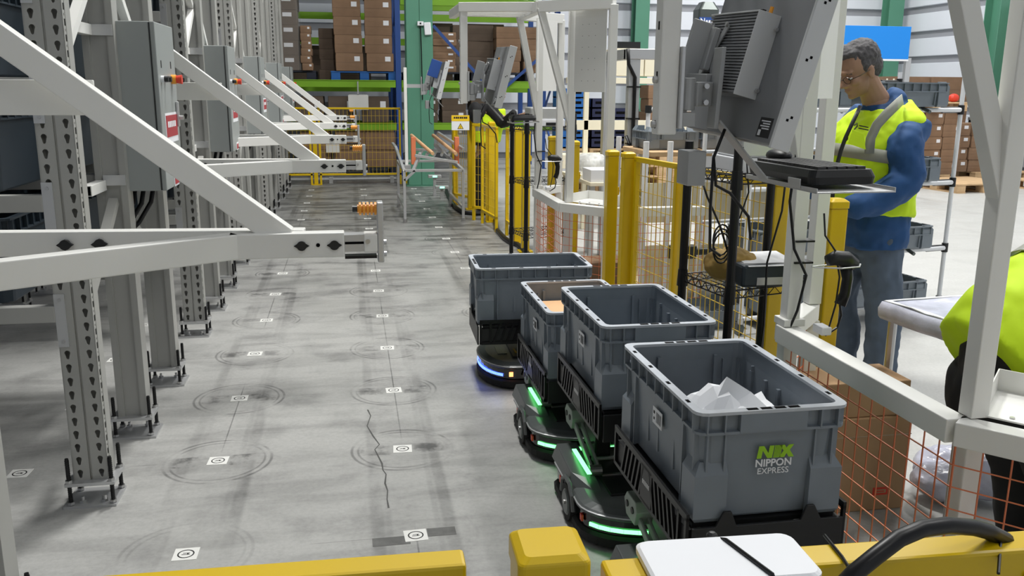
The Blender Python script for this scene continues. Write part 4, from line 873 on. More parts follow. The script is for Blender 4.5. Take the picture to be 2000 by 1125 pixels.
tag(MB().tube(cc_, .0088, 12).build('power_cable', 'black', None, smooth=True), 'thick black cable arching over the yellow rail at bottom right', 'cable')
def tie(u0, v0, u1, v1, u2, v2, label):
    a = at(u0, v0, 'z', 1.0375); b = at(u1, v1, 'z', 1.0375); c = at(u2, v2, 'y', .705)
    tag(MB().tube([a, b, c], .0018, 6).build('cable_tie', 'black', None), label, 'cable tie', 'cable ties on the foreground rail')
tie(1610, 1045, 1645, 1088, 1668, 1125, 'black cable tie on the yellow rail right of the white plate'); tie(1925, 1035, 1955, 1052, 1950, 1120, 'black cable tie near the right end of the yellow rail')
# ================================================================ ROLLER STAND AT THE AISLE END
rs = thing('roller_stand', 'silver roller stand with orange rails in front of the wide green column', 'stand', (0, 0, 0))
def RB(p, q, w=.03, h=.03, nm='frame_bar', m_='alu'): MB().bar(p, q, w, h).build(nm, m_, rs, .002)
x0, x1, ya, yb = .59, 1.25, 9.92, 11.2
for x, y in ((x0, ya), (x1, ya), (x0, yb), (x1, yb)): RB((x, y, .04), (x, y, .58 if y < 10.5 else .58), nm='leg'); MB().cyl((x, y, 0), (x, y, .04), .025, 10).build('foot', 'steel', rs)
for y in (ya, yb): RB((x0, y, .58), (x1, y, .58))
for x in (x0, x1): RB((x, ya, .58), (x, yb, .58)); RB((x, ya, .16), (x, yb, .16))
RB((x0, ya, .47), (x0+.12, ya, .58)); RB((x0, ya, .57), (x0-.06, ya+.5, .80)); RB((x0-.06, ya+.5, .80), (x0-.06, yb, .80)); RB((x0+.1, ya, .58), (x0+.2, ya+.2, .76)); RB((x1+.0, ya, .58), (x1-.25, ya+.7, .82))
for i in range(6):
    x = .82+.085*i; MB().cyl((x-.05, ya+.15, .74), (x+.03, ya+.75, .74), .018, 10).build('roller', 'steel', rs)
RB((.72, ya+.1, .74), (1.2, ya+.1, .66)); RB((.72, ya+.8, .76), (1.15, ya+.8, .74))
for x, d in ((.74, .18), (1.0, .18)): MB().cyl((x+d, ya+.1, .76), (x, ya+.9, .92), .02, 10).build('wooden_roller', 'tan', rs)
for x in (.72, 1.22): MB().box(x-.025, x+.025, ya+.3, ya+.4, .62, .93).build('orange_guard', 'red' if 0 else 'orgwire', rs, .004)
RB((1.06, ya+.9, .95), (1.28, ya+.2, .80)); RB((1.06, ya+.9, .78), (1.06, ya+.9, .95))
for i, (x, y, z) in enumerate(((1.16, 12.4, .25), (1.22, 12.0, .14))): q = tag(MB().box(-.09, .09, -.05, .05, 0, .04).build('charging_module', 'alu', None, .004), f'small grey module with green light on the floor by the green column, {["rear","front"][i]} one', 'module'); q.location = (x, y, z); MB().box(-.03, .03, -.054, -.05, .01, .03).build('indicator', 'greenglow', q); MB().box(-.02, .02, -.02, .02, -z, 0).build('leg', 'alu', q)
# ================================================================ PALLET RACK ACROSS THE AISLE END
pk = thing('pallet_rack', 'tall pallet rack with blue posts and lime green beams across the aisle end', 'rack', (0, 15.3, 0))
PX = (-4.6, -1.88, .845, 3.56, 6.2)
for ix, x in enumerate(PX[:4]):
    for y in (0, 1.05):
        if ix == 3 and False: continue
        u = MB(); u.box(x-.045, x+.045, y-.035, y+.035, .01, 6.2); u.build('rack_post', 'blue', pk, .004); MB().box(x-.07, x+.07, y-.06, y+.06, 0, .01).build('foot_plate', 'blue', pk)
    z = .3; d = 0
    while z < 5.4: MB().bar((x, .04 if d == 0 else 1.0, z), (x, 1.0 if d == 0 else .04, z+.7), .03, .03, (1, 0, 0)).build('frame_brace', 'blue', pk); z += .75; d = 1-d
for i in range(3):
    for z in (.83, 1.53, 2.86, 4.3):
        for y in (-.02, 1.05):
            if i == 1 and z == 2.86: zz = 3.1
            elif z == 1.53: zz = 1.53
            else: zz = z
            g = MB().box(PX[i]+.05, PX[i+1]-.05, y-.025, y+.025, zz-.06, zz+.06); g.box(PX[i]+.05, PX[i+1]-.05, y-.035, y+.035, zz+.045, zz+.06); g.build('beam', 'lime', pk, .004)
        if z in (1.53,):
            for k in range(5): MB().box(PX[i]+.3+.5*k, PX[i]+.34+.5*k, .0, 1.05, zz-.03, zz+.03).build('cross_support', 'lime', pk)
o3 = Vector((0, 15.3, 0))
for (ua, va), (ub, vb) in (((846, 50), (945, 160)), ((1075, 95), (985, 172))): MB().bar(at(ua, va, 'y', 15.2)-o3, at(ub, vb, 'y', 15.2)-o3, .05, .02, (0, 1, 0)).build('long_brace', 'blue', pk)
pk2 = thing('pallet_rack', 'second pallet rack with lime beams seen through the gaps of the front one', 'rack', (0, 17.3, 0))
for x in (-4.6, -1.88, .85, 3.5):
    for y in (0, 1.0): MB().box(x-.045, x+.045, y-.035, y+.035, 0, 6.2).build('rack_post', 'blue', pk2)
for i, (a, b) in enumerate(((-4.55, -1.93), (-1.83, .8), (.9, 3.45))):
    for z in (1.45, 2.3, 2.75, 3.5): MB().box(a, b, -.03, .03, z-.06, z+.06).build('beam', 'lime', pk2)
# dark backing behind the second rack: stacked goods in shade
def make_pallet(L=1.1, Wd=1.0, m_='palletnavy', name='pallet'):
    t = thing(name, 'x', 'pallet'); a = L/2; b = Wd/2
    MB().box(-a, a, -b, b, .115, .14).build('deck', m_, t, .004)
    for x in (-a+.08, 0, a-.08):
        for y in (-b+.08, 0, b-.08): MB().box(x-.075, x+.075, y-.075, y+.075, .02, .115).build('block', m_, t, .004)
    for x in (-a+.08, 0, a-.08): MB().box(x-.075, x+.075, -b, b, 0, .02).build('runner', m_, t)
    return t
def place(o, loc, label, rz=0., grp=None, cat=None):
    o.location = loc; o['label'] = label; o.rotation_euler.z = rz
    if grp: o['group'] = grp
    return o
plt = {k: make_pallet(m_=k, name=n) for k, n in (('palletnavy', 'plastic_pallet'), ('palletblue', 'plastic_pallet'), ('wood', 'wooden_pallet'))}
used = {}
def pallet(kind, loc, label, rz=0.):
    if kind in used: o = copy_tree(plt[kind])
    else: o = plt[kind]; used[kind] = 1
    return place(o, loc, label, rz)
def make_box(w, d, h, m_, lab=True, side=1):
    """shipping carton: body with slightly bulged flaps, tape strip, label"""
    g = MB(); e = .004; g.loft([rr(w/2-e, d/2-e, .006, 0, 1), rr(w/2, d/2, .006, h*.3, 1), rr(w/2, d/2, .006, h*.8, 1), rr(w/2-e, d/2-e, .006, h, 1)])
    t = g.build('carton', m_, None)
    MB().box(-w/2+.01, w/2-.01, -.025, .025, h-.0005, h+.0008).build('tape', 'tape', t)
    MB().box(-w/2-.0012, w/2+.0012, -d/2-.0014, -d/2+.002, h*.47, h*.475).build('flap_line', 'ink', t)
    if lab: MB().box(w*.18*side, w*.38*side, -d/2-.002, -d/2, h*.55, h*.82).build('shipping_label', 'paper', t) if side > 0 else None
    return t
protos = {}
def carton(w, d, h, m_, lab, loc, label, grp, rz=0.):
    k = (w, d, h, m_, lab)
    if k not in protos: o = make_box(w, d, h, m_, lab); protos[k] = o
    else: o = copy_tree(protos[k])
    o.location = loc; o.rotation_euler.z = rz+random.uniform(-.03, .03); o['label'] = label; o['category'] = 'carton'; o['group'] = grp
    return o
def stack(xs, y, z0, n, w, d, h, m_, lab, what, grp, jit=.012, gap=.003):
    for ci, x in enumerate(xs):
        for k in range(n):
            cn = '' if len(xs) == 1 else f', {["left","second","third","fourth","right"][ci if ci < len(xs)-1 else 4]} column'
            carton(w, d, h, m_, lab, (x+random.uniform(-jit, jit), y+random.uniform(-jit, jit), z0+k*(h+gap)), f'{what}{cn}, {ORD[k+1]} from the bottom', grp)
ZB = 1.592
pallet('palletblue', (.285, 15.82, ZB), 'bright blue plastic pallet under the two neat carton columns')
a = at(680, 100, 'y', 15.3); b = at(742, 100, 'y', 15.3)
stack((a.x+.0, b.x-.01), 15.55, ZB+.145, 6, .45, .5, .285, 'carton', True, 'brown carton with white label on the bright blue pallet', 'cartons on the bright blue pallet')
stack((-.30,), 15.9, ZB+.0, 5, .30, .5, .165, 'carton2', False, 'grey-brown film covered carton left of the bright blue pallet', 'cartons left of the bright blue pallet')
pallet('palletnavy', (-1.05, 15.8, ZB), 'dark navy pallet at the left end of the rack level')
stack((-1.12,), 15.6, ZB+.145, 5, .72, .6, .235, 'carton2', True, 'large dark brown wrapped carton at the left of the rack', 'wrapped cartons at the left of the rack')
stack((-.64,), 15.45, ZB+.145, 6, .17, .4, .115, 'carton', True, 'small brown carton in the narrow pile beside the wrapped ones', 'small cartons in the narrow pile')
w_ = tag(MB().loft([rr(.40, .35, .05, 0), rr(.385, .34, .05, .7), rr(.36, .32, .05, 1.22)], False, False).build('stretch_film', 'wrap', None), 'clear stretch film around the dark brown cartons at the left of the rack', 'film'); w_.location = (-1.12, 15.6, ZB+.145)
# below that level, behind the fence
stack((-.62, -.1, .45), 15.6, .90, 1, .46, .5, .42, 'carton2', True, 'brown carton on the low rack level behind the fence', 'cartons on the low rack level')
stack((-.55, .0, .52), 15.6, .15, 2, .5, .6, .29, 'carton', False, 'brown carton on the floor pallet behind the fence', 'cartons on the floor pallets')
for i, x in enumerate((-.55, .28)): pallet('palletnavy', (x, 15.8, 0), f'dark pallet on the floor behind the fence, {["left","right"][i]} one')
n1 = tag(MB().box(-.165, .165, -.003, .003, -.12, .12).build('notice_sheet', 'sticker', None), 'pale grey notice sheet hanging above the fence at the aisle end', 'notice'); q = at(700, 200, 'y', 15.2); n1.location = (q.x, 15.235, q.z-.0); MB().box(-.15, .15, .003, .012, .1, .13).build('hanger', 'alu', n1); MB().box(-.01, .01, .003, .012, .1, .34).build('hanger', 'alu', n1)
n2 = tag(MB().box(-.11, .11, -.003, .003, -.07, .07).build('notice_sheet', 'sticker', None), 'small pale notice behind the fence, lower left of the larger one', 'notice'); q = at(650, 290, 'y', 15.2); n2.location = (q.x, 15.2, q.z)
# right bay of the rack
for i, x in enumerate((1.5, 2.62)): pallet('palletnavy', (x, 15.8, ZB), f'navy pallet in the bay right of the green column, {["left","right"][i]} one')
stack((1.24,), 15.6, ZB+.145, 7, .26, .4, .088, 'carton', True, 'flat brown labelled carton close to the green column', 'flat cartons beside the green column')
stack((1.62,), 15.55, ZB+.145, 6, .40, .4, .105, 'carton', True, 'flat brown labelled carton behind the far overhead frame', 'flat cartons behind the overhead frame')
stack((2.16,), 15.9, ZB+.145, 3, .70, .6, .26, 'carton2', False, 'large plain dark brown carton in the middle of the right bay', 'large plain cartons of the right bay')
stack((2.72, 3.2), 15.55, ZB+.145, 4, .42, .5, .185, 'carton', False, 'brown film wrapped carton at the right of the bay', 'wrapped cartons of the right bay')
stack((1.3, 1.8, 2.3), 15.7, .89, 2, .42, .5, .2, 'carton2', True, 'dark brown carton below the beam behind the far worker', 'cartons below the right beam')
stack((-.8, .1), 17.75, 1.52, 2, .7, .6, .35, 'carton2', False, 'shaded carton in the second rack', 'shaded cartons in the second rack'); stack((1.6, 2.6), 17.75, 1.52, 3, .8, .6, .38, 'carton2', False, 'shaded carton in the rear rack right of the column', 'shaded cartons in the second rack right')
for i, (u, v) in enumerate(((1092, 0), (1130, 0))):
    pass
tag(MB().box(-.14, .14, -.04, .04, .0, 1.6).build('blue_board', 'sign', None, .004), 'bright blue upright board high behind the far overhead frame', 'board').location = (*at(1083, 0, 'y', 14.6).xy, 2.72)
tag(MB().box(-.12, .12, -.04, .04, .0, 1.6).build('blue_bracket', 'blue', None, .02), 'dark blue upright plate high behind the far overhead frame', 'plate').location = (*at(1122, 0, 'y', 14.8).xy, 2.74)
# ================================================================ HALL TO THE RIGHT
# blue board on its post
bb = thing('sign_board', 'plain bright blue board behind the man\'s head', 'board', (7.5, 12, 0)); q0 = at(1640, 50, 'y', 12); q1 = at(1779, 52, 'y', 12)
MB().box(q0.x-7.5-.25, q1.x-7.5, -.02, .02, 1.93, 2.385).build('board', 'sign', bb, .004); MB().box(q0.x-7.5-.25, q1.x-7.5, -.022, .022, 1.905, 1.93).build('lower_edge', 'paper', bb); MB().box(.50, .58, -.0, .06, 0, 1.95).build('post', 'alu', bb); MB().box(-.75, -.68, .0, .06, 0, 1.95).build('post', 'alu', bb); MB().box(.4, .68, -.2, .3, 0, .02).build('foot_plate', 'alu', bb)
# pallets of labelled cartons behind the pipe rack
pallet('wood', (9.35, 12.25, 0), 'wooden pallet on the floor right of the pipe rack, nearest one', .1); pallet('wood', (9.2, 13.6, 0), 'wooden pallet under the labelled cartons behind the pipe rack'); pallet('wood', (11.0, 13.9, 0), 'wooden pallet under the cartons seen between the white braces'); 
stack((8.65, 9.0, 9.35, 9.7), 13.3, .145, 5, .335, .4, .2, 'carton', True, 'brown carton with white square label behind the pipe rack', 'labelled cartons behind the pipe rack')
stack((10.15, 10.55), 13.7, .145, 4, .38, .4, .2, 'carton', True, 'brown labelled carton pile beside the pipe rack posts', 'labelled cartons beside the posts')
pallet('wood', (9.3, 13.5, 1.17), 'wooden pallet lying on top of the labelled cartons')
b0 = tag(MB().ell((0, 0, .06), (.09, .07, .07), 12, 8).build('red_tape_roll', 'red', None), 'small red roll on top of the labelled cartons', 'roll'); q = at(1867, 222, 'y', 13.1); b0.location = (q.x, 13.2, 1.315)
stack((9.9, 10.7), 15.0, 0, 4, .78, .7, .43, 'carton', False, 'large plain brown carton behind the pipe rack', 'large cartons at the right wall')
# dark wrapped blue goods between braces
for i in range(6): g = make_tote('storage_tote', .6, .4, .18, 'palletnavy', 'blue', False) if i == 0 else copy_tree(g); g.location = (10.9, 12.0, .15+.19*i); g.rotation_euler.z = .7; tag(g, f'dark blue stacked bin between the right white braces, {ORD[i+1]} from the bottom', 'bin', 'dark blue stacked bins')
pallet('wood', (10.9, 12.0, 0), 'wooden pallet under the dark blue stacked bins')
db = thing('tool_bench', 'dark bench with grey rail between the white braces at right', 'bench', (11.6, 14.2, 0)); MB().box(-.4, .4, -.5, .5, 1.02, 1.35).build('cabinet', 'dark', db, .01); MB().box(-.42, .42, -.52, .52, .97, 1.02).build('worktop', 'alu', db, .004)
for x in (-.38, .38):
    for y in (-.48, .48): MB().box(x-.03, x+.03, y-.03, y+.03, 0, .97).build('leg', 'dark', db)
# ---- pipe rack with grey bins behind the man
pr_ = thing('pipe_rack', 'white pipe rack with black joints holding grey bins behind the man', 'rack', (0, 0, 0))
PXR = at(1862, 330, 'y', 5.2); RX = 3.93; RY = 5.25
tilt = .0
for (x, y) in ((RX, RY), (RX-.1, RY+.55), (2.35, 4.95), (2.30, 5.55)):
    MB().cyl((x, y, .10), (x, y, 1.62 if y > 5.4 or x < 3 else 1.58), .014, 12).build('upright_pipe', 'paper', pr_, smooth=False)
    MB().cyl((x, y, .075), (x, y, .11), .02, 10).build('castor_stem', 'steel', pr_); c = MB().cyl((x-.015, y+.02, .045), (x+.015, y+.02, .045), .045, 18).build('castor_wheel', 'robotlid', pr_); MB().prism([(y-.01, .08), (y+.04, .08), (y+.03, .04), (y+.01, .04)], x-.02, x+.02, 'x').build('castor_fork', 'steel', pr_)
lv_ = [(1.375, 1.545), (.905, 1.09), (.465, .62), (.10, .17)]
for zf, zb_ in lv_:
    MB().cyl((2.35, 4.97, zf), (RX-.02, RY-.02, zf), .014, 10).build('front_pipe', 'paper', pr_); MB().cyl((2.3, 5.57, zb_), (RX-.1, RY+.56, zb_), .012, 10).build('rear_pipe', 'paper', pr_)
    for (x, y, z) in ((RX, RY, zf), (RX-.1, RY+.55, zb_)):
        MB().cyl((x-.16, y-.03, z), (x-.01, y, z), .021, 10).build('pipe_joint', 'dark', pr_); MB().cyl((x, y, z-.03), (x, y, z+.03), .021, 10).build('joint_collar', 'dark', pr_)
    for x in (3.0, 3.6): MB().cyl((x, 5.1, zf-.01), (x-.05, 5.6, zb_-.02), .012, 8).build('slide_pipe', 'robotlid', pr_)
gb = make_tote('grey_bin', .6, .4, .15, 'tote', 'tote', True)
i = 0
for li, (zf, zb_) in enumerate(lv_):
    for k, x in enumerate((2.75, 3.42)):
        o = gb if i == 0 else copy_tree(gb); i += 1
        o.location = (x+.03*li*0, 5.27, zf+.02+.0); o.rotation_euler = (0, 0, pi/2+.17)
        tag(o, f'grey bin on the {["top","second","third","lowest"][li]} level of the white pipe rack, {["left","right"][k]} one', 'bin', 'grey bins on the pipe rack')
# ---- table wrapped in film, in front of the man
tb = thing('wrapped_table', 'table top wrapped in milky plastic film on steel legs, in front of the man', 'table', (0, 0, 0))
c = [(1.955, 2.93), (2.72, 3.0), (2.80, 2.50), (2.02, 2.44)]
g = MB(); random.seed(5)
def edge(z, d): 
    m_ = Vector((2.37, 2.71)); out = []
    for i in range(4):
        p, q = Vector(c[i]), Vector(c[(i+1) % 4])
        for k in range(7):
            v = p.lerp(q, k/7); v = m_+(v-m_)*(1+d+random.uniform(-.006, .006)); out.append((v.x, v.y, z+random.uniform(-.003, .003)))
    return out[::-1]
g.loft([edge(.655, -.0), edge(.67, .015), edge(.70, .02), edge(.722, .0), edge(.726, -.10), edge(.722, -.16), edge(.722, -.5)]); g.build('wrapped_top', 'film', tb, smooth=True)
g = MB(); g.loft([edge(.7265, -.015), edge(.730, -.03), edge(.730, -.06), edge(.727, -.085)], False, False, True); g.build('folded_film_rim', 'paper', tb, smooth=True)
for x, y in ((1.99, 2.90), (2.68, 2.95), (2.76, 2.54), (2.0, 2.49)): MB().cyl((x, y, .0), (x, y, .66), .0165, 14).build('leg', 'steel', tb, smooth=False)
# ---- cartons on the floor behind the orange mesh
M['carton3'] = mat('brown_carton_near', (176, 142, 106), .85, 0, .06, 6)
nb = tag(MB().box(-.2, .2, -.11, .10, 0, .36).build('carton', 'carton3', None, .004), 'tall brown carton with red mark behind the orange mesh', 'carton'); nb.location = (1.76, 2.79, 0); nb.rotation_euler.z = 0
MB().box(-.201, .201, -.1108, -.1095, .29, .293).build('flap_line', 'tape', nb); rm = MB().box(.07, .13, -.1115, -.11, .06, .09).build('red_mark', 'red', nb); MB().box(.078, .122, -.1122, -.1114, .068, .082).build('mark_field', 'carton3', rm); MB().box(.085, .115, -.1128, -.112, .073, .077).build('mark_bar', 'red', rm)
MB().box(-.17, -.145, -.1115, -.11, .16, .22).build('side_label', 'paper', nb)
nb2 = tag(MB().box(-.19, .19, -.10, .10, 0, .13).build('carton', 'carton3', None, .004), 'flat brown carton lying on the red marked one beside the yellow post', 'carton'); nb2.location = (1.755, 2.79, .361)
bag('plastic_bag', 'dark plastic bag lying behind the orange mesh under the table', 'wrap' if 0 else 'film', (2.22, 2.75, 0), (.2, .17, .16), 8, 9)
bag('refuse_bag', 'grey crumpled bag on the floor beyond the right orange mesh', 'mongrey', (2.45, 2.35, 0), (.18, .16, .14), 7, 12)
# ---- cream shelving with dark bins behind the yellow mesh
cs_ = thing('cream_shelving', 'cream sloping shelving behind the yellow mesh gate', 'shelving', (0, 0, 0)); SX0, SX1, SY = 1.98, 3.2, 5.72
for z0, z1 in ((.60, .87), (.12, .44)):
    MB().box(SX0, SX1, SY, SY+.02, z0, z1).build('front_board', 'cream', cs_, .003)
    MB().box(SX0, SX1, SY+.02, SY+.6, z0, z0+.02).build('shelf_board', 'cream', cs_)
for x in (SX0-.03, 2.12, 2.6, SX1+.03):
    for y in (SY-.02, SY+.6): MB().cyl((x, y, 0), (x, y, 1.15), .02, 10).build('post', 'paper', cs_)
MB().box(SX0, SX1, SY-.02, SY+.6, 1.05, 1.08).build('top_board', 'wood', cs_, .003)
cbn = None
for li, z in enumerate((.46, .89)):
    for k, x in enumerate((2.2, 2.62, 3.02)):
        cbn = make_tote('storage_bin', .36, .38, .125, 'tote', 'tote', True) if cbn is None else cbn; o = cbn if (li, k) == (0, 0) else copy_tree(cbn); o.location = (x, SY+.32 if li else SY+.3, .622 if li == 0 else .0); 
        if li: o.location.z = 1.082
        tag(o, f'dark grey bin on the {["lower board","top"][li]} of the cream shelving, {["left","middle","right"][k]} one', 'bin', 'dark bins on the cream shelving')
for k, x in enumerate((2.25, 2.8)): o = copy_tree(cbn); o.location = (x, SY-.45, 0); tag(o, f'dark grey bin on the floor in front of the cream shelving, {["left","right"][k]} one', 'bin', 'dark bins on the floor')
cbn2 = thing('black_clamp', 'black clamp lamp and bracket behind the yellow mesh gate', 'bracket', (1.98, 4.95, 0)); MB().cyl((0, 0, 0), (0, 0, 1.0), .012, 8).build('stand', 'paper', cbn2); MB().box(-.12, .05, -.03, .03, .50, .58).build('arm', 'dark', cbn2, .01); MB().box(-.10, -.03, -.03, .03, .38, .5).build('jaw', 'dark', cbn2, .01); MB().box(.0, .18, -.02, .02, .52, .56).build('arm', 'dark', cbn2, .01)
# cream cabinet wall behind the gantry
cw = thing('cream_cabinet', 'cream panelled cabinet unit behind the pale gantry', 'cabinet', (0, 0, 0)); Y9 = 9.2
for i in range(3): a = at(1203+58*i, 100, 'y', Y9); b = at(1203+58*i+56, 100, 'y', Y9); MB().box(a.x, b.x, Y9, Y9+.4, 1.62, 1.90).build('upper_panel', 'cream', cw, .004)
a = at(1110, 0, 'y', Y9).x; b = at(1390, 0, 'y', Y9).x
MB().box(a, b, Y9-.02, Y9+.03, 1.54, 1.60).build('rail', 'cream', cw, .003); MB().box(a, b, Y9-.02, Y9+.03, 1.06, 1.16).build('rail', 'cream', cw, .003); MB().box(a-.1, b-.9, Y9-.3, Y9+.03, .68, .82).build('worktop', 'cream', cw, .003)
for u in (1145, 1385): x = at(u, 200, 'y', Y9).x; MB().box(x-.025, x+.025, Y9-.02, Y9+.03, 0, 1.95).build('post', 'cream', cw, .003)
x = at(1199, 120, 'y', Y9).x; MB().box(x-.03, x+.03, Y9+.05, Y9+.12, 1.5, 1.95).build('dark_post', 'dark', cw); MB().box(x-.03, x+.3, Y9+.05, Y9+.12, 1.90, 1.97).build('dark_post', 'dark', cw)
MB().cyl((x+.7, Y9-.03, 1.70), (x+.7, Y9-.0, 1.70), .03, 14).build('round_switch', 'paper', cw); MB().cyl((x+.7, Y9-.02, 1.72), (x+.7, Y9-.02, 1.88), .003, 6).build('switch_cord', 'ink', cw)
# navy crates, wooden crates further back
nc = None
for i, (u, v, w_, n) in enumerate(((1207, 208, .40, 4), (1166, 228, .26, 5), (1114, 208, .34, 6))):
    q = at(u, v, 'y', 10.4)
    for k in range(n):
        m_ = 'navy' if i < 2 else 'palletblue'
        g = MB(); ww = w_/2; g.box(-ww, ww, -.2, .2, 0, .015); g.box(-ww, ww, -.2, -.185, 0, .11); g.box(-ww, ww, .185, .2, 0, .11); g.box(-ww, -ww+.015, -.2, .2, 0, .11); g.box(ww-.015, ww, -.2, .2, 0, .11)
        o = g.build('plastic_crate', m_, None); MB().box(-.08, .08, -.2015, -.2, .05, .08).build('handle_slot', 'hole', o); o.location = (q.x, 10.4, .80+.115*k)
        tag(o, f'{"navy" if i < 2 else "blue"} crate by the far frame, {["right","middle","left"][i]} stack, {ORD[k+1]} from the bottom', 'crate', 'plastic crates behind the far frame')
    o = thing('crate_stand', f'plain stand under the {["right","middle","left"][i]} stack of plastic crates', 'stand', (q.x, 10.4, 0)); MB().box(-w_/2, w_/2, -.2, .2, .77, .797).build('top', 'wood', o); [MB().box(sx*(w_/2-.02)-.02, sx*(w_/2-.02)+.02, sy*.18-.02, sy*.18+.02, 0, .77).build('leg', 'wood', o) for sx in (-1, 1) for sy in (-1, 1)]
for i in range(6): q = at(1212, 220, 'y', 12.5); pallet('wood', (q.x+(i % 2)*.03, 12.5, .145*i+.0), f'wooden pallet in the pile beyond the cream rails, {ORD[i+1]} from the bottom', .02*i)
for i in range(5): q = at(1308, 160, 'y', 13.5); pallet('wood', (q.x, 13.5, .145*i), f'wooden pallet in the pile under the brown cartons beyond the gantry, {ORD[i+1]} from the bottom')
q = at(1308, 160, 'y', 13.5); stack((q.x-.2, q.x+.25), 13.5, .73, 4, .42, .4, .2, 'carton', True, 'brown carton beyond the pale gantry', 'cartons beyond the gantry')
# pale gantry
ga = thing('pale_gantry', 'pale aluminium gantry frame with black cable beyond the yellow mesh gate', 'frame', (0, 0, 0)); gy = 7.0; xa = at(1238, 110, 'y', gy).x; xb = at(1395, 110, 'y', gy).x
for x in (xa, xb): MB().box(x-.045, x+.045, gy-.04, gy+.04, 0, 1.72).build('post', 'alu', ga, .004)
for y_ in (gy+.7,): MB().box(xa-.045, xa+.045, y_-.04, y_+.04, 0, 1.72).build('post', 'alu', ga, .004)
MB().box(xa-.07, xb+.07, gy-.045, gy+.045, 1.72, 1.80).build('cross_beam', 'alu', ga, .004); MB().box(xa-.07, xa+.02, gy, gy+.75, 1.72, 1.80).build('side_beam', 'alu', ga, .004)
MB().tube([(xa-.07, gy-.06, 1.80), (xa-.06, gy-.06, 1.68), (xa-.0, gy-.055, 1.58), (xa, gy-.055, 1.0), (xa-.06, gy-.06, 1.12)], .014, 6).build('cable', 'black', ga, smooth=True); MB().tube([(xa, gy-.055, 1.1), (xa+.02, gy-.055, .95), (xa, gy-.055, .7)], .016, 6).build('cable', 'black', ga, smooth=True)
for z in (1.5, 1.25, 1.05, .9): MB().box(xa-.05, xa+.05, gy-.06, gy+.0, z, z+.012).build('cable_tie', 'black', ga)
MB().cyl((xa+.12, gy, 1.33), (xb, gy, 1.33), .018, 10).build('cross_pipe', 'paper', ga); MB().cyl((xa+.14, gy, .75), (xa+.14, gy, 1.36), .018, 10).build('side_pipe', 'paper', ga); MB().box(xa+.06, xa+.32, gy-.03, gy+.03, 1.01, 1.05).build('black_joint', 'dark', ga, .006); MB().cyl((xa+.14, gy, 1.30), (xa+.14, gy, 1.36), .028, 10).build('joint_collar', 'dark', ga)
# packing table behind the far frame
pt = thing('packing_table', 'pale packing table behind the far white frame', 'table', (0, 0, 0)); MB().box(1.9, 2.18, 6.9, 7.9, .72, .75).build('top', 'cream', pt, .004)
for x in (1.93, 2.15):
    for y in (6.95, 7.85): MB().box(x-.02, x+.02, y-.02, y+.02, 0, .72).build('leg', 'alu', pt)
bag('cloudy_bag', 'cloudy white plastic bag standing on the packing table', 'bag', (2.04, 7.4, .755), (.15, .16, .19), 7, 21)
q_ = tag(MB().box(-.13, .13, -.13, .13, 0, .10).build('paper_pile', 'paper', None, .004), 'pile of white paper on the packing table', 'paper'); q_.location = (2.04, 7.05, .7505)
q_ = tag(MB().box(-.17, .17, -.14, .14, 0, .3).build('carton', 'carton', None, .004), 'brown carton on the floor inside the far white frame', 'carton'); q_.location = (1.78, 6.0, 0)
yp = ypost(1.62, 6.35, 'yellow post inside the far white frame')
# transparent garment covered tower
tw = thing('wrapped_tower', 'tall film wrapped tower with dark blue label against the back wall', 'tower', (5.7, 14.0, 0)); MB().loft([rr(.17, .15, .04, 0), rr(.17, .15, .04, 2.72), rr(.10, .1, .04, 2.84)]).build('core', 'robotlid', tw)
for i in range(18): 
    g = MB()
    for k in range(3): g.box(-.13+.09*k, -.07+.09*k, -.158, -.15, .25+.13*i, .31+.13*i)
    g.build('white_panes', 'paper', tw, stuff=True)
MB().box(-.172, .172, -.162, -.15, 2.48, 2.6).build('blue_label', 'blue', tw); words_obj('label_lettering', 'N', .11, T((-.115, -.164, 2.54)) @ RXm(pi/2), 'paper', tw, bold=.002); [MB().box(-.06+.045*i, -.03+.045*i, -.165, -.162, 2.505, 2.555+(.03 if i == 4 else 0)).build('label_mark', 'paper', tw) for i in range(5)]
for i, (u, v) in enumerate(((1792, 190), (1808, 195))): pass
# small lit things by the window column behind the man
sw2 = thing('white_bottle', 'x', 'bottle', (0, 0, 0)); 
for i, (u, v) in enumerate(((1733, 150), (1746, 152), (1757, 148))):
    o = sw2 if i == 0 else copy_tree(sw2); 
    if i == 0: MB().cyl((0, 0, 0), (0, 0, .13), .03, 12).build('body', 'paper', o); MB().cyl((0, 0, .13), (0, 0, .17), .012, 10).build('neck', 'ledo' if 0 else 'cream', o)
    q = at(u, v, 'y', 13); o.location = (q.x, 13, 1.50); tag(o, f'white bottle on the high ledge behind the man\'s collar, {["left","middle","right"][i]} one', 'bottle', 'white bottles on the ledge')
ld = thing('storage_ledge', 'grey ledge unit carrying white bottles behind the man', 'shelf', (at(1745, 160, 'y', 13).x, 13, 0)); MB().box(-.3, .3, -.15, .15, 1.47, 1.50).build('board', 'alu', ld)
for x in (-.28, .28): MB().box(x-.02, x+.02, -.02, .02, 0, 1.47).build('post', 'alu', ld)
# high bay lamp bodies
lampb = None
for i, (x, y, w) in enumerate(LAMPS):
    if lampb is None:
        lampb = thing('high_bay_lamp', 'x', 'lamp', (0, 0, 0)); MB().box(-.28, .28, -.83, .83, 0, .08).build('housing', 'lampm', lampb, .01); MB().cyl((0, 0, .08), (0, 0, ZC-7.93), .01, 8).build('rod', 'alu', lampb); o = lampb
    else: o = copy_tree(lampb)
    o.location = (x, y, 7.93); tag(o, f'long white ceiling lamp, {ORD[i+1]} of the lamps above the hall', 'lamp', 'ceiling lamps')
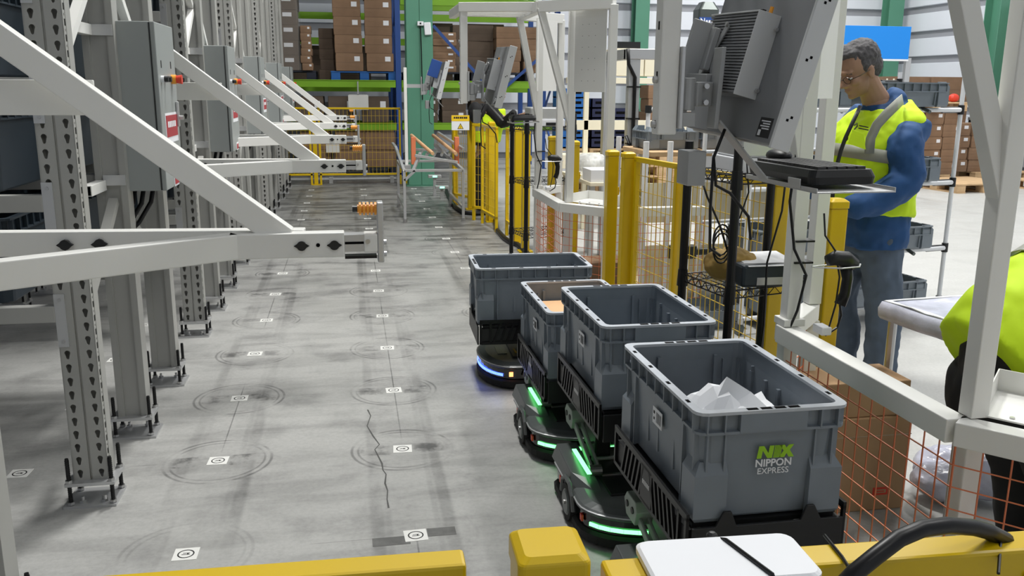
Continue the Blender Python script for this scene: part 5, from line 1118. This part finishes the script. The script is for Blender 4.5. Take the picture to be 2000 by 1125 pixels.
# ================================================================ PEOPLE
def remesh(o, vs, smooth=2, disp=0., dscale=.08, seed=''):
    m = o.modifiers.new('r', 'REMESH'); m.mode = 'VOXEL'; m.voxel_size = vs; m.use_smooth_shade = True
    if smooth: s_ = o.modifiers.new('s', 'SMOOTH'); s_.iterations = smooth; s_.factor = .5
    if disp:
        tx = bpy.data.textures.new(o.name, 'CLOUDS'); tx.noise_scale = dscale; tx.noise_depth = 1; d = o.modifiers.new('d', 'DISPLACE'); d.texture = tx; d.strength = disp; d.mid_level = .5; d.texture_coords = 'LOCAL'
    return o
def limb(g, pts, rs, n=12):
    """tapering tube through joints, resampled smoothly, with a ball at each end"""
    P = [Vector(p) for p in pts]; out = []; rad = []
    for i in range(len(P)-1):
        p0 = P[max(i-1, 0)]; p1 = P[i]; p2 = P[i+1]; p3 = P[min(i+2, len(P)-1)]
        for k in range(5):
            t = k/5; out.append(.5*((2*p1)+(p2-p0)*t+(2*p0-5*p1+4*p2-p3)*t*t+(3*p1-p0-3*p2+p3)*t*t*t)); rad.append(rs[i]+(rs[i+1]-rs[i])*t)
    out.append(P[-1]); rad.append(rs[-1]); g.tube(out, rad, n); g.ell(out[0], (rad[0],)*3, n, 8); g.ell(out[-1], (rad[-1],)*3, n, 8)
def rings(g, spec, n=24, sq=.8):
    """elliptical torso rings (cx, cy, cz, rx, ry, tilt about y)"""
    loops = []
    for cx, cy, cz, rx, ry, ti in spec:
        l = []
        for i in range(n):
            a = 2*pi*i/n; ca, sa = cos(a), sin(a); ex = math.copysign(abs(ca)**sq, ca)*rx; ey = math.copysign(abs(sa)**sq, sa)*ry
            l.append((cx+ex*cos(ti), cy+ey, cz+ex*sin(ti)))
        loops.append(l)
    g.loft(loops); return loops
def hand(parent_mb, wrist, direction, palm_n, size=1., curl=.5, thumb=1):
    """palm and five bent fingers, added to a skin mesh builder"""
    d = Vector(direction).normalized(); n = Vector(palm_n).normalized(); s = d.cross(n).normalized(); w = Vector(wrist)
    g = parent_mb; pc = w+d*.045*size
    rot = Matrix((s, d, n)).transposed()
    g.ell(pc, (.042*size, .052*size, .018*size), 14, 8, rot)
    for i, (off, ln) in enumerate(((-.030, .066), (-.010, .076), (.010, .072), (.029, .058))):
        b = w+d*.085*size+s*off*size; a1 = curl*.7; p1 = b+(d*cos(a1)+n*sin(a1))*ln*.45*size; a2 = curl*1.6; p2 = p1+(d*cos(a2)+n*sin(a2))*ln*.32*size; a3 = curl*2.3; p3 = p2+(d*cos(a3)+n*sin(a3))*ln*.25*size
        g.tube([b-d*.02*size, b, p1, p2, p3], [.0095*size, .0095*size, .009*size, .008*size, .006*size], 8)
    b = w+d*.025*size-s*.030*size*thumb; p1 = b+(d*.6-s*thumb*.7+n*.3).normalized()*.035*size; p2 = p1+(d*.85-s*thumb*.25+n*.5).normalized()*.03*size
    g.tube([w+d*.015*size, b, p1, p2], [.013*size, .012*size, .010*size, .008*size], 8)
def make_head(parent, origin, yaw, pitch, roll=0., s=1., glasses=True, hairm='hair'):
    """head looking along local -x... local frame: face +x, up +z"""
    R_ = T(Vector(origin)) @ RZm(yaw) @ RYm(pitch) @ Matrix.Rotation(roll, 4, 'X') @ Matrix.Scale(s, 4)
    hd = bpy.data.objects.new('head', None); COL.objects.link(hd); hd.parent = parent; hd.matrix_local = R_
    g = MB(); g.ell((-.012, 0, .035), (.098, .077, .092), 24, 16); g.ell((.030, 0, -.035), (.062, .060, .080), 20, 12); g.ell((.060, 0, -.085), (.028, .032, .026), 14, 8)
    g.ell((.075, 0, .028), (.022, .052, .014), 14, 8)                       # brow
    for sy in (-1, 1): g.ell((.062, sy*.040, -.022), (.028, .022, .022), 12, 8); g.ell((-.002, sy*.077, -.012), (.018, .010, .032), 12, 8); g.ell((-.008, sy*.083, .0), (.014, .007, .02), 10, 6)   # cheeks, ears
    g.tube([(.086, 0, .016), (.098, 0, -.008), (.112, 0, -.028), (.092, 0, -.036)], [.009, .011, .014, .010], 10)
    for sy in (-1, 1): g.ell((.096, sy*.012, -.031), (.012, .009, .008), 10, 6)
    g.ell((.086, 0, -.060), (.012, .024, .006), 12, 6); g.ell((.083, 0, -.070), (.012, .020, .007), 12, 6); g.ell((.076, 0, -.095), (.016, .022, .014), 12, 6)
    g.tube([(-.02, 0, -.04), (-.035, 0, -.12), (-.045, 0, -.19)], [.056, .056, .066], 14)
    f = g.build('face', 'skin', hd); remesh(f, .0055, 2)
    for sy in (-1, 1): e = MB().ell((.078, sy*.030, .0), (.0085, .012, .005), 12, 8).build('eye', 'paper', hd, smooth=True); MB().ell((.0865, sy*.030, -.001), (.003, .005, .005), 10, 6).build('iris', 'ink', e, smooth=True); MB().tube([(.082, sy*.014, .022), (.088, sy*.03, .026), (.076, sy*.048, .02)], [.003, .004, .002], 6).build('eyebrow', hairm, hd); MB().tube([(.085, sy*.017, .006), (.090, sy*.03, .009), (.081, sy*.043, .005)], .0022, 6).build('eyelid', 'skin', e)
    h = MB(); h.ell((-.030, 0, .050), (.098, .083, .090), 24, 14); h.ell((-.060, 0, .005), (.062, .072, .078), 20, 12); h.ell((.028, 0, .100), (.045, .058, .028), 16, 10); h.ell((.02, -.02, .115), (.04, .045, .025), 14, 8)
    for sy in (-1, 1): h.ell((.004, sy*.068, .034), (.024, .014, .040), 12, 8)
    ho = h.build('hair', hairm, hd); remesh(ho, .006, 1, .010, .018)
    cut = None
    if glasses:
        for sy in (-1, 1):
            q = [(.101+.004*cos(2*pi*k/14)*0, sy*.033+.023*cos(2*pi*k/14), -.001+.017*sin(2*pi*k/14)) for k in range(15)]
            l = MB().tube(q, .0012, 5).build('spectacle_rim', 'glassrim', hd); MB().tube([(.101, sy*.056, .003), (.06, sy*.078, .004), (.0, sy*.084, .006), (-.02, sy*.082, -.01)], .0016, 5).build('spectacle_arm', 'glassrim', l)
        MB().tube([(.101, -.010, .0), (.106, 0, .004), (.101, .010, .0)], .0013, 5).build('spectacle_bridge', 'glassrim', hd)
    return hd
# ---- the man in the blue jacket and yellow vest
mn = thing('person', 'grey-haired man in glasses, blue jacket and yellow reflective vest, looking down', 'person', (0, 0, 0))
Yc = 4.02; yn = 3.80
def m(u, v, y=Yc): p = at(u, v, 'y', y); return (p.x, p.y, p.z)
hip = m(1688, 500); 
# skin body: neck, torso core, arms, hands, legs as one surface
g = MB(); limb(g, [(2.56, Yc, .86), (2.56, Yc, 1.1), (2.57, Yc, 1.32), (2.53, Yc, 1.47)], [.11, .12, .10, .055])
sh_n = (2.62, 3.90, 1.30); el_n = m(1768, 350, 3.74); wr_n = m(1655, 402, 3.74)
limb(g, [sh_n, el_n, wr_n], [.045, .04, .03]); hand(g, wr_n, (-1, .1, -.05), (0, .3, -1), 1., .45, 1)
sh_f = (2.55, 4.22, 1.33); el_f = (2.52, 4.27, 1.05); wr_f = (2.28, 4.18, 1.0); limb(g, [sh_f, el_f, wr_f], [.06, .045, .03]); hand(g, wr_f, (-1, -.2, .0), (0, -.3, -1), 1., .45, -1)
for sy, x in ((-.1, 2.585), (.1, 2.54)): limb(g, [(2.575, Yc+sy*.9, .84), (x+.035 if sy < 0 else x-.04, Yc+sy, .46), (x+.04, Yc+sy, .09)], [.08, .055, .04])
bo = g.build('body', 'skin', mn); remesh(bo, .010, 2)
# jeans
g = MB(); rings(g, [(2.575, Yc, .88, .125, .17, 0), (2.575, Yc, .78, .13, .178, 0), (2.575, Yc, .70, .12, .17, 0)])
for sy, x, xk in ((-.10, 2.61, 2.625), (.105, 2.515, 2.50)): limb(g, [(2.575, Yc+sy*.9, .78), (xk, Yc+sy, .46), (x+.03, Yc+sy, .27), (x+.03, Yc+sy, .10)], [.112, .092, .086, .082])
je = g.build('jeans', 'jeans', mn); remesh(je, .011, 2, .022, .07)
for sy, x in ((-.1, 2.63), (.105, 2.54)): g = MB(); g.ell((x-.05, Yc+sy, .05), (.135, .05, .055), 18, 10); g.box(x-.17, x+.07, Yc+sy-.045, Yc+sy+.045, .0, .03); so_ = g.build('shoe', 'shoe', mn); remesh(so_, .009, 2)
# jacket torso with hem, plus sleeves
torso = [(2.575, Yc, .735, .150, .205, 0), (2.575, Yc, .80, .152, .212, 0), (2.572, Yc, .90, .155, .215, .0), (2.560, Yc, 1.02, .168, .215, .03), (2.545, Yc, 1.14, .178, .215, .05), (2.545, Yc, 1.25, .172, .212, .08), (2.565, Yc, 1.34, .145, .20, .14), (2.575, Yc, 1.41, .105, .15, .2), (2.57, Yc, 1.45, .085, .10, .25)]
g = MB(); rings(g, torso)
limb(g, [(2.665, 3.87, 1.32), m(1767, 285, 3.77), el_n, m(1712, 392, 3.74), (wr_n[0]+.03, wr_n[1], wr_n[2])], [.070, .084, .080, .072, .058], 16)
limb(g, [(2.56, 4.18, 1.34), (2.52, 4.26, 1.15), el_f, (wr_f[0]+.05, wr_f[1]+.02, wr_f[2])], [.085, .082, .072, .05], 16)
limb(g, [(2.62, Yc-.07, 1.455), (2.63, Yc, 1.475), (2.62, Yc+.07, 1.455), (2.56, Yc+.10, 1.41), (2.50, Yc+.05, 1.385)], [.034, .038, .034, .028, .022], 12); limb(g, [(2.62, Yc-.07, 1.455), (2.56, Yc-.09, 1.41), (2.49, Yc-.03, 1.375)], [.034, .03, .022], 12)
ja = g.build('jacket', 'jacket', mn); remesh(ja, .011, 2, .026, .075)
# vest: shell around the torso, open at the shoulders, with reflective bands
g = MB(); vt = [(2.573, Yc, .905, .170, .232, -.05), (2.562, Yc, .97, .174, .234, -.0), (2.553, Yc, 1.05, .188, .232, .05), (2.540, Yc, 1.15, .198, .240, .08), (2.540, Yc, 1.24, .192, .243, .10), (2.553, Yc, 1.32, .186, .232, .14), (2.568, Yc, 1.385, .153, .195, .2), (2.575, Yc, 1.425, .118, .145, .25)]
rings(g, vt, 32); g.ell((2.62, 3.885, 1.335), (.095, .105, .085), 18, 12); g.ell((2.60, 4.18, 1.34), (.09, .09, .075), 16, 10); ve = g.build('vest', 'vest', mn); remesh(ve, .010, 2, .016, .06)
def band(z0, z1, tilt=0., e=.006):
    g = MB(); lo = []
    for z in (z0, z1):
        for a, b in zip(vt[:-1], vt[1:]):
            if a[2] <= z <= b[2]:
                t = (z-a[2])/(b[2]-a[2]); sp = [a[i]+(b[i]-a[i])*t for i in range(6)]; break
        l = []
        for i in range(40):
            an = 2*pi*i/40; ca, sa = cos(an), sin(an); l.append((sp[0]+math.copysign(abs(ca)**.8, ca)*(sp[3]+e), sp[1]+math.copysign(abs(sa)**.8, sa)*(sp[4]+e), z+tilt*ca))
        lo.append(l)
    g.loft(lo, False, False); o = g.build('reflective_band', 'reflect', mn, smooth=True); s_ = o.modifiers.new('s', 'SOLIDIFY'); s_.thickness = .003; return o
band(1.155, 1.215, -.03, .014)
# shoulder band running from front waist over the near shoulder
def strip(pts, w, m_, name, th=.004, up=(0, -1, 0)):
    g = MB(); P = [Vector(p) for p in pts]; L_ = []; 
    for i, p in enumerate(P):
        d = (P[min(i+1, len(P)-1)]-P[max(i-1, 0)]).normalized(); s_ = d.cross(Vector(up)).normalized()*(w/2); L_.append((p-s_, p+s_))
    vs = [v for a in L_ for v in a]; g.add(vs, [(2*i, 2*i+1, 2*i+3, 2*i+2) for i in range(len(P)-1)]); o = g.build(name, m_, mn, smooth=True); s2 = o.modifiers.new('s', 'SOLIDIFY'); s2.thickness = th; return o
strip([m(1697, 300, 3.79), m(1700, 270, 3.788), m(1712, 244, 3.77), m(1730, 224, 3.765), m(1750, 205, 3.80), m(1762, 194, 3.87)], .048, 'reflect', 'shoulder_band')
# front opening: dark zip line with yellow edges, buckle, pocket, chest print
strip([m(1680, 208, 3.86), m(1672, 225, 3.83), m(1662, 246, 3.815), m(1651, 270, 3.81), m(1642, 295, 3.81), m(1634, 325, 3.815), m(1628, 355, 3.82), m(1626, 385, 3.83)], .018, 'dark', 'zip', .006, (-.6, -1, 0)); 
MB().ell(m(1652, 270, 3.835), (.012, .008, .014), 10, 6).build('buckle', 'dark', mn)
pk_ = MB(); a, b, c, d = m(1655, 280, 3.785), m(1690, 292, 3.778), m(1686, 262, 3.778), m(1664, 254, 3.785); pk_.add([a, b, c, d]+[(p[0], p[1]-.004, p[2]) for p in (a, b, c, d)], [(0, 1, 2, 3), (4, 5, 6, 7), (0, 1, 5, 4), (1, 2, 6, 5), (2, 3, 7, 6), (3, 0, 4, 7)]); pk_.build('chest_pocket', 'vest', mn)
pt_ = Vector(m(1684, 248, 3.778)); lo_ = bpy.data.objects.new('chest_print', None); COL.objects.link(lo_); lo_.parent = mn; lo_.matrix_local = T(pt_) @ RZm(-.0) @ RYm(.18)
gg = MB(); gg.tube([(-.042, 0, .0), (-.03, 0, .012), (-.026, 0, -.002), (-.036, 0, -.018)], .003, 5); gg.build('print_mark', 'ink', lo_)
MB().box(-.018, .030, -.003, -.001, .001, .006).build('print_line', 'ink', lo_); MB().box(-.018, .034, -.003, -.001, -.011, -.006).build('print_line', 'ink', lo_)
make_head(mn, (2.418, Yc-.02, 1.588), pi-.12+.30, .48, 0., 1.02)
# ---- far worker bending over the far workstation
fw = thing('person', 'far worker in black hooded jacket and yellow vest, bending behind the far fence', 'person', (0, 0, 0)); FY = 10.8
def f_(u, v, y=FY): p = at(u, v, 'y', y); return (p.x, p.y, p.z)
g = MB(); limb(g, [f_(945, 330), f_(950, 280), f_(958, 235), f_(955, 205)], [.11, .12, .11, .07]); limb(g, [(f_(950, 235)[0], FY-.16, 1.2), (f_(985, 240)[0], FY-.22, 1.12), (f_(1000, 238)[0]+.12, FY-.5, 1.2)], [.05, .04, .03]); hand(g, (f_(1000, 238)[0]+.12, FY-.5, 1.2), (.3, -1, 0), (0, 0, -1), 1, .4)
for s in (-.09, .09): limb(g, [f_(945, 325, FY+s), f_(942, 370, FY+s), (f_(940, 400)[0], FY+s, .08)], [.085, .06, .045])
remesh(g.build('body', 'skin', fw), .012, 2)
g = MB(); 
for s in (-.09, .09): limb(g, [f_(945, 318, FY+s), f_(942, 370, FY+s), (f_(940, 400)[0], FY+s, .09)], [.115, .09, .075])
remesh(g.build('trousers', 'cloth', fw), .014, 2)
for s in (-.09, .09): remesh(MB().ell((f_(940, 400)[0]+.05, FY+s, .045), (.13, .05, .05)).build('shoe', 'shoe', fw), .01, 1)
x_ = f_(950, 300)[0]; x2 = f_(957, 225)[0]
g = MB(); rings(g, [(x_-.01, FY, .80, .15, .19, 0), (x_, FY, .95, .16, .2, 0), (x2-.01, FY, 1.10, .17, .21, 0), (x2, FY, 1.22, .16, .20, 0), (x2, FY, 1.30, .12, .15, 0)]); g.ell(f_(928, 220, FY-.1), (.085, .12, .13)); limb(g, [(x2, FY-.18, 1.22), (x2+.12, FY-.24, 1.08), (x2+.2, FY-.48, 1.19)], [.075, .065, .05]); limb(g, [(x2, FY+.18, 1.22), (x2+.16, FY+.2, 1.06), (x2+.25, FY-.1, 1.15)], [.075, .065, .05])
remesh(g.build('jacket', 'cloth', fw), .014, 2, .02, .08)
g = MB(); rings(g, [(x_+.0, FY, .84, .168, .212, 0), (x_+.01, FY, .96, .178, .222, 0), (x2+.005, FY, 1.10, .186, .226, 0), (x2+.02, FY, 1.24, .165, .20, 0)]); remesh(g.build('vest', 'vest', fw), .014, 2)
for z in (.98,): g = MB(); g.loft([[(x_+.008+.188*cos(2*pi*i/30), FY+.232*sin(2*pi*i/30), zz) for i in range(30)] for zz in (z, z+.05)], False, False); g.build('reflective_band', 'reflect', fw)
make_head(fw, (x2+.10, FY-.03, 1.43), -.9, .5, 0, .98, False)
# ---- bending worker cut by the right edge
rw = thing('person', 'bending worker in yellow vest and black clothes, cut by the right photo edge', 'person', (0, 0, 0)); BY = 2.13
g = MB(); limb(g, [(1.86, BY, .68), (1.95, BY, .82), (2.16, BY, .98), (2.30, BY, 1.02)], [.10, .11, .10, .06])
for s in (-.09, .09): limb(g, [(1.88, BY+s, .66), (1.99, BY+s, .38), (2.03, BY+s, .09)], [.08, .055, .042])
for s in (-.2, .2): limb(g, [(2.16, BY+s*.9, .96), (2.28, BY+s, .76), (2.38, BY+s*.8, .78)], [.055, .042, .03]); hand(g, (2.38, BY+s*.8, .78), (1, 0, -.1), (0, 0, -1), 1, .5, 1 if s < 0 else -1)
remesh(g.build('body', 'skin', rw), .012, 2)
g = MB(); g.ell((1.80, BY, .64), (.135, .19, .155), 20, 12); g.ell((1.90, BY, .62), (.12, .18, .14), 20, 12)
for s in (-.09, .09): limb(g, [(1.86, BY+s, .62), (1.965, BY+s, .38), (2.02, BY+s, .10)], [.115, .088, .072])
remesh(g.build('trousers', 'cloth', rw), .013, 3, .02, .09)
for s in (-.09, .09): remesh(MB().ell((2.07, BY+s, .05), (.135, .05, .055)).build('shoe', 'shoe', rw), .01, 1)
g = MB(); limb(g, [(1.82, BY, .72), (1.93, BY, .84), (2.15, BY, .95)], [.15, .175, .165], 18)
for s in (-.19, .19): limb(g, [(2.15, BY+s, .95), (2.27, BY+s*1.05, .77), (2.36, BY+s*.8, .78)], [.085, .07, .05])
remesh(g.build('jacket', 'cloth', rw), .013, 2, .02, .08)
ax = Vector((.84, 0, .54)).normalized()
def vr(t, ry, rz_, n=30):
    c0 = Vector((1.79, BY, .78))+ax*t; up_ = Vector((-ax.z, 0, ax.x)); return [tuple(c0+Vector((0, ry*cos(2*pi*i/n), 0))+up_*(rz_*sin(2*pi*i/n))) for i in range(n)]
g = MB(); g.loft([vr(-.07, .20, .135), vr(.05, .22, .185), vr(.2, .22, .195), vr(.42, .20, .18), vr(.52, .16, .14)]); remesh(g.build('vest', 'vest', rw), .012, 2, .02, .1)
g = MB(); g.loft([vr(.20, .231, .207), vr(.26, .230, .205)], False, False); o = g.build('reflective_band', 'reflect', rw); s2 = o.modifiers.new('s', 'SOLIDIFY'); s2.thickness = .004
rw.location.x = .04; make_head(rw, (2.56, BY, 1.12), 0, .7, 0, 1, False)
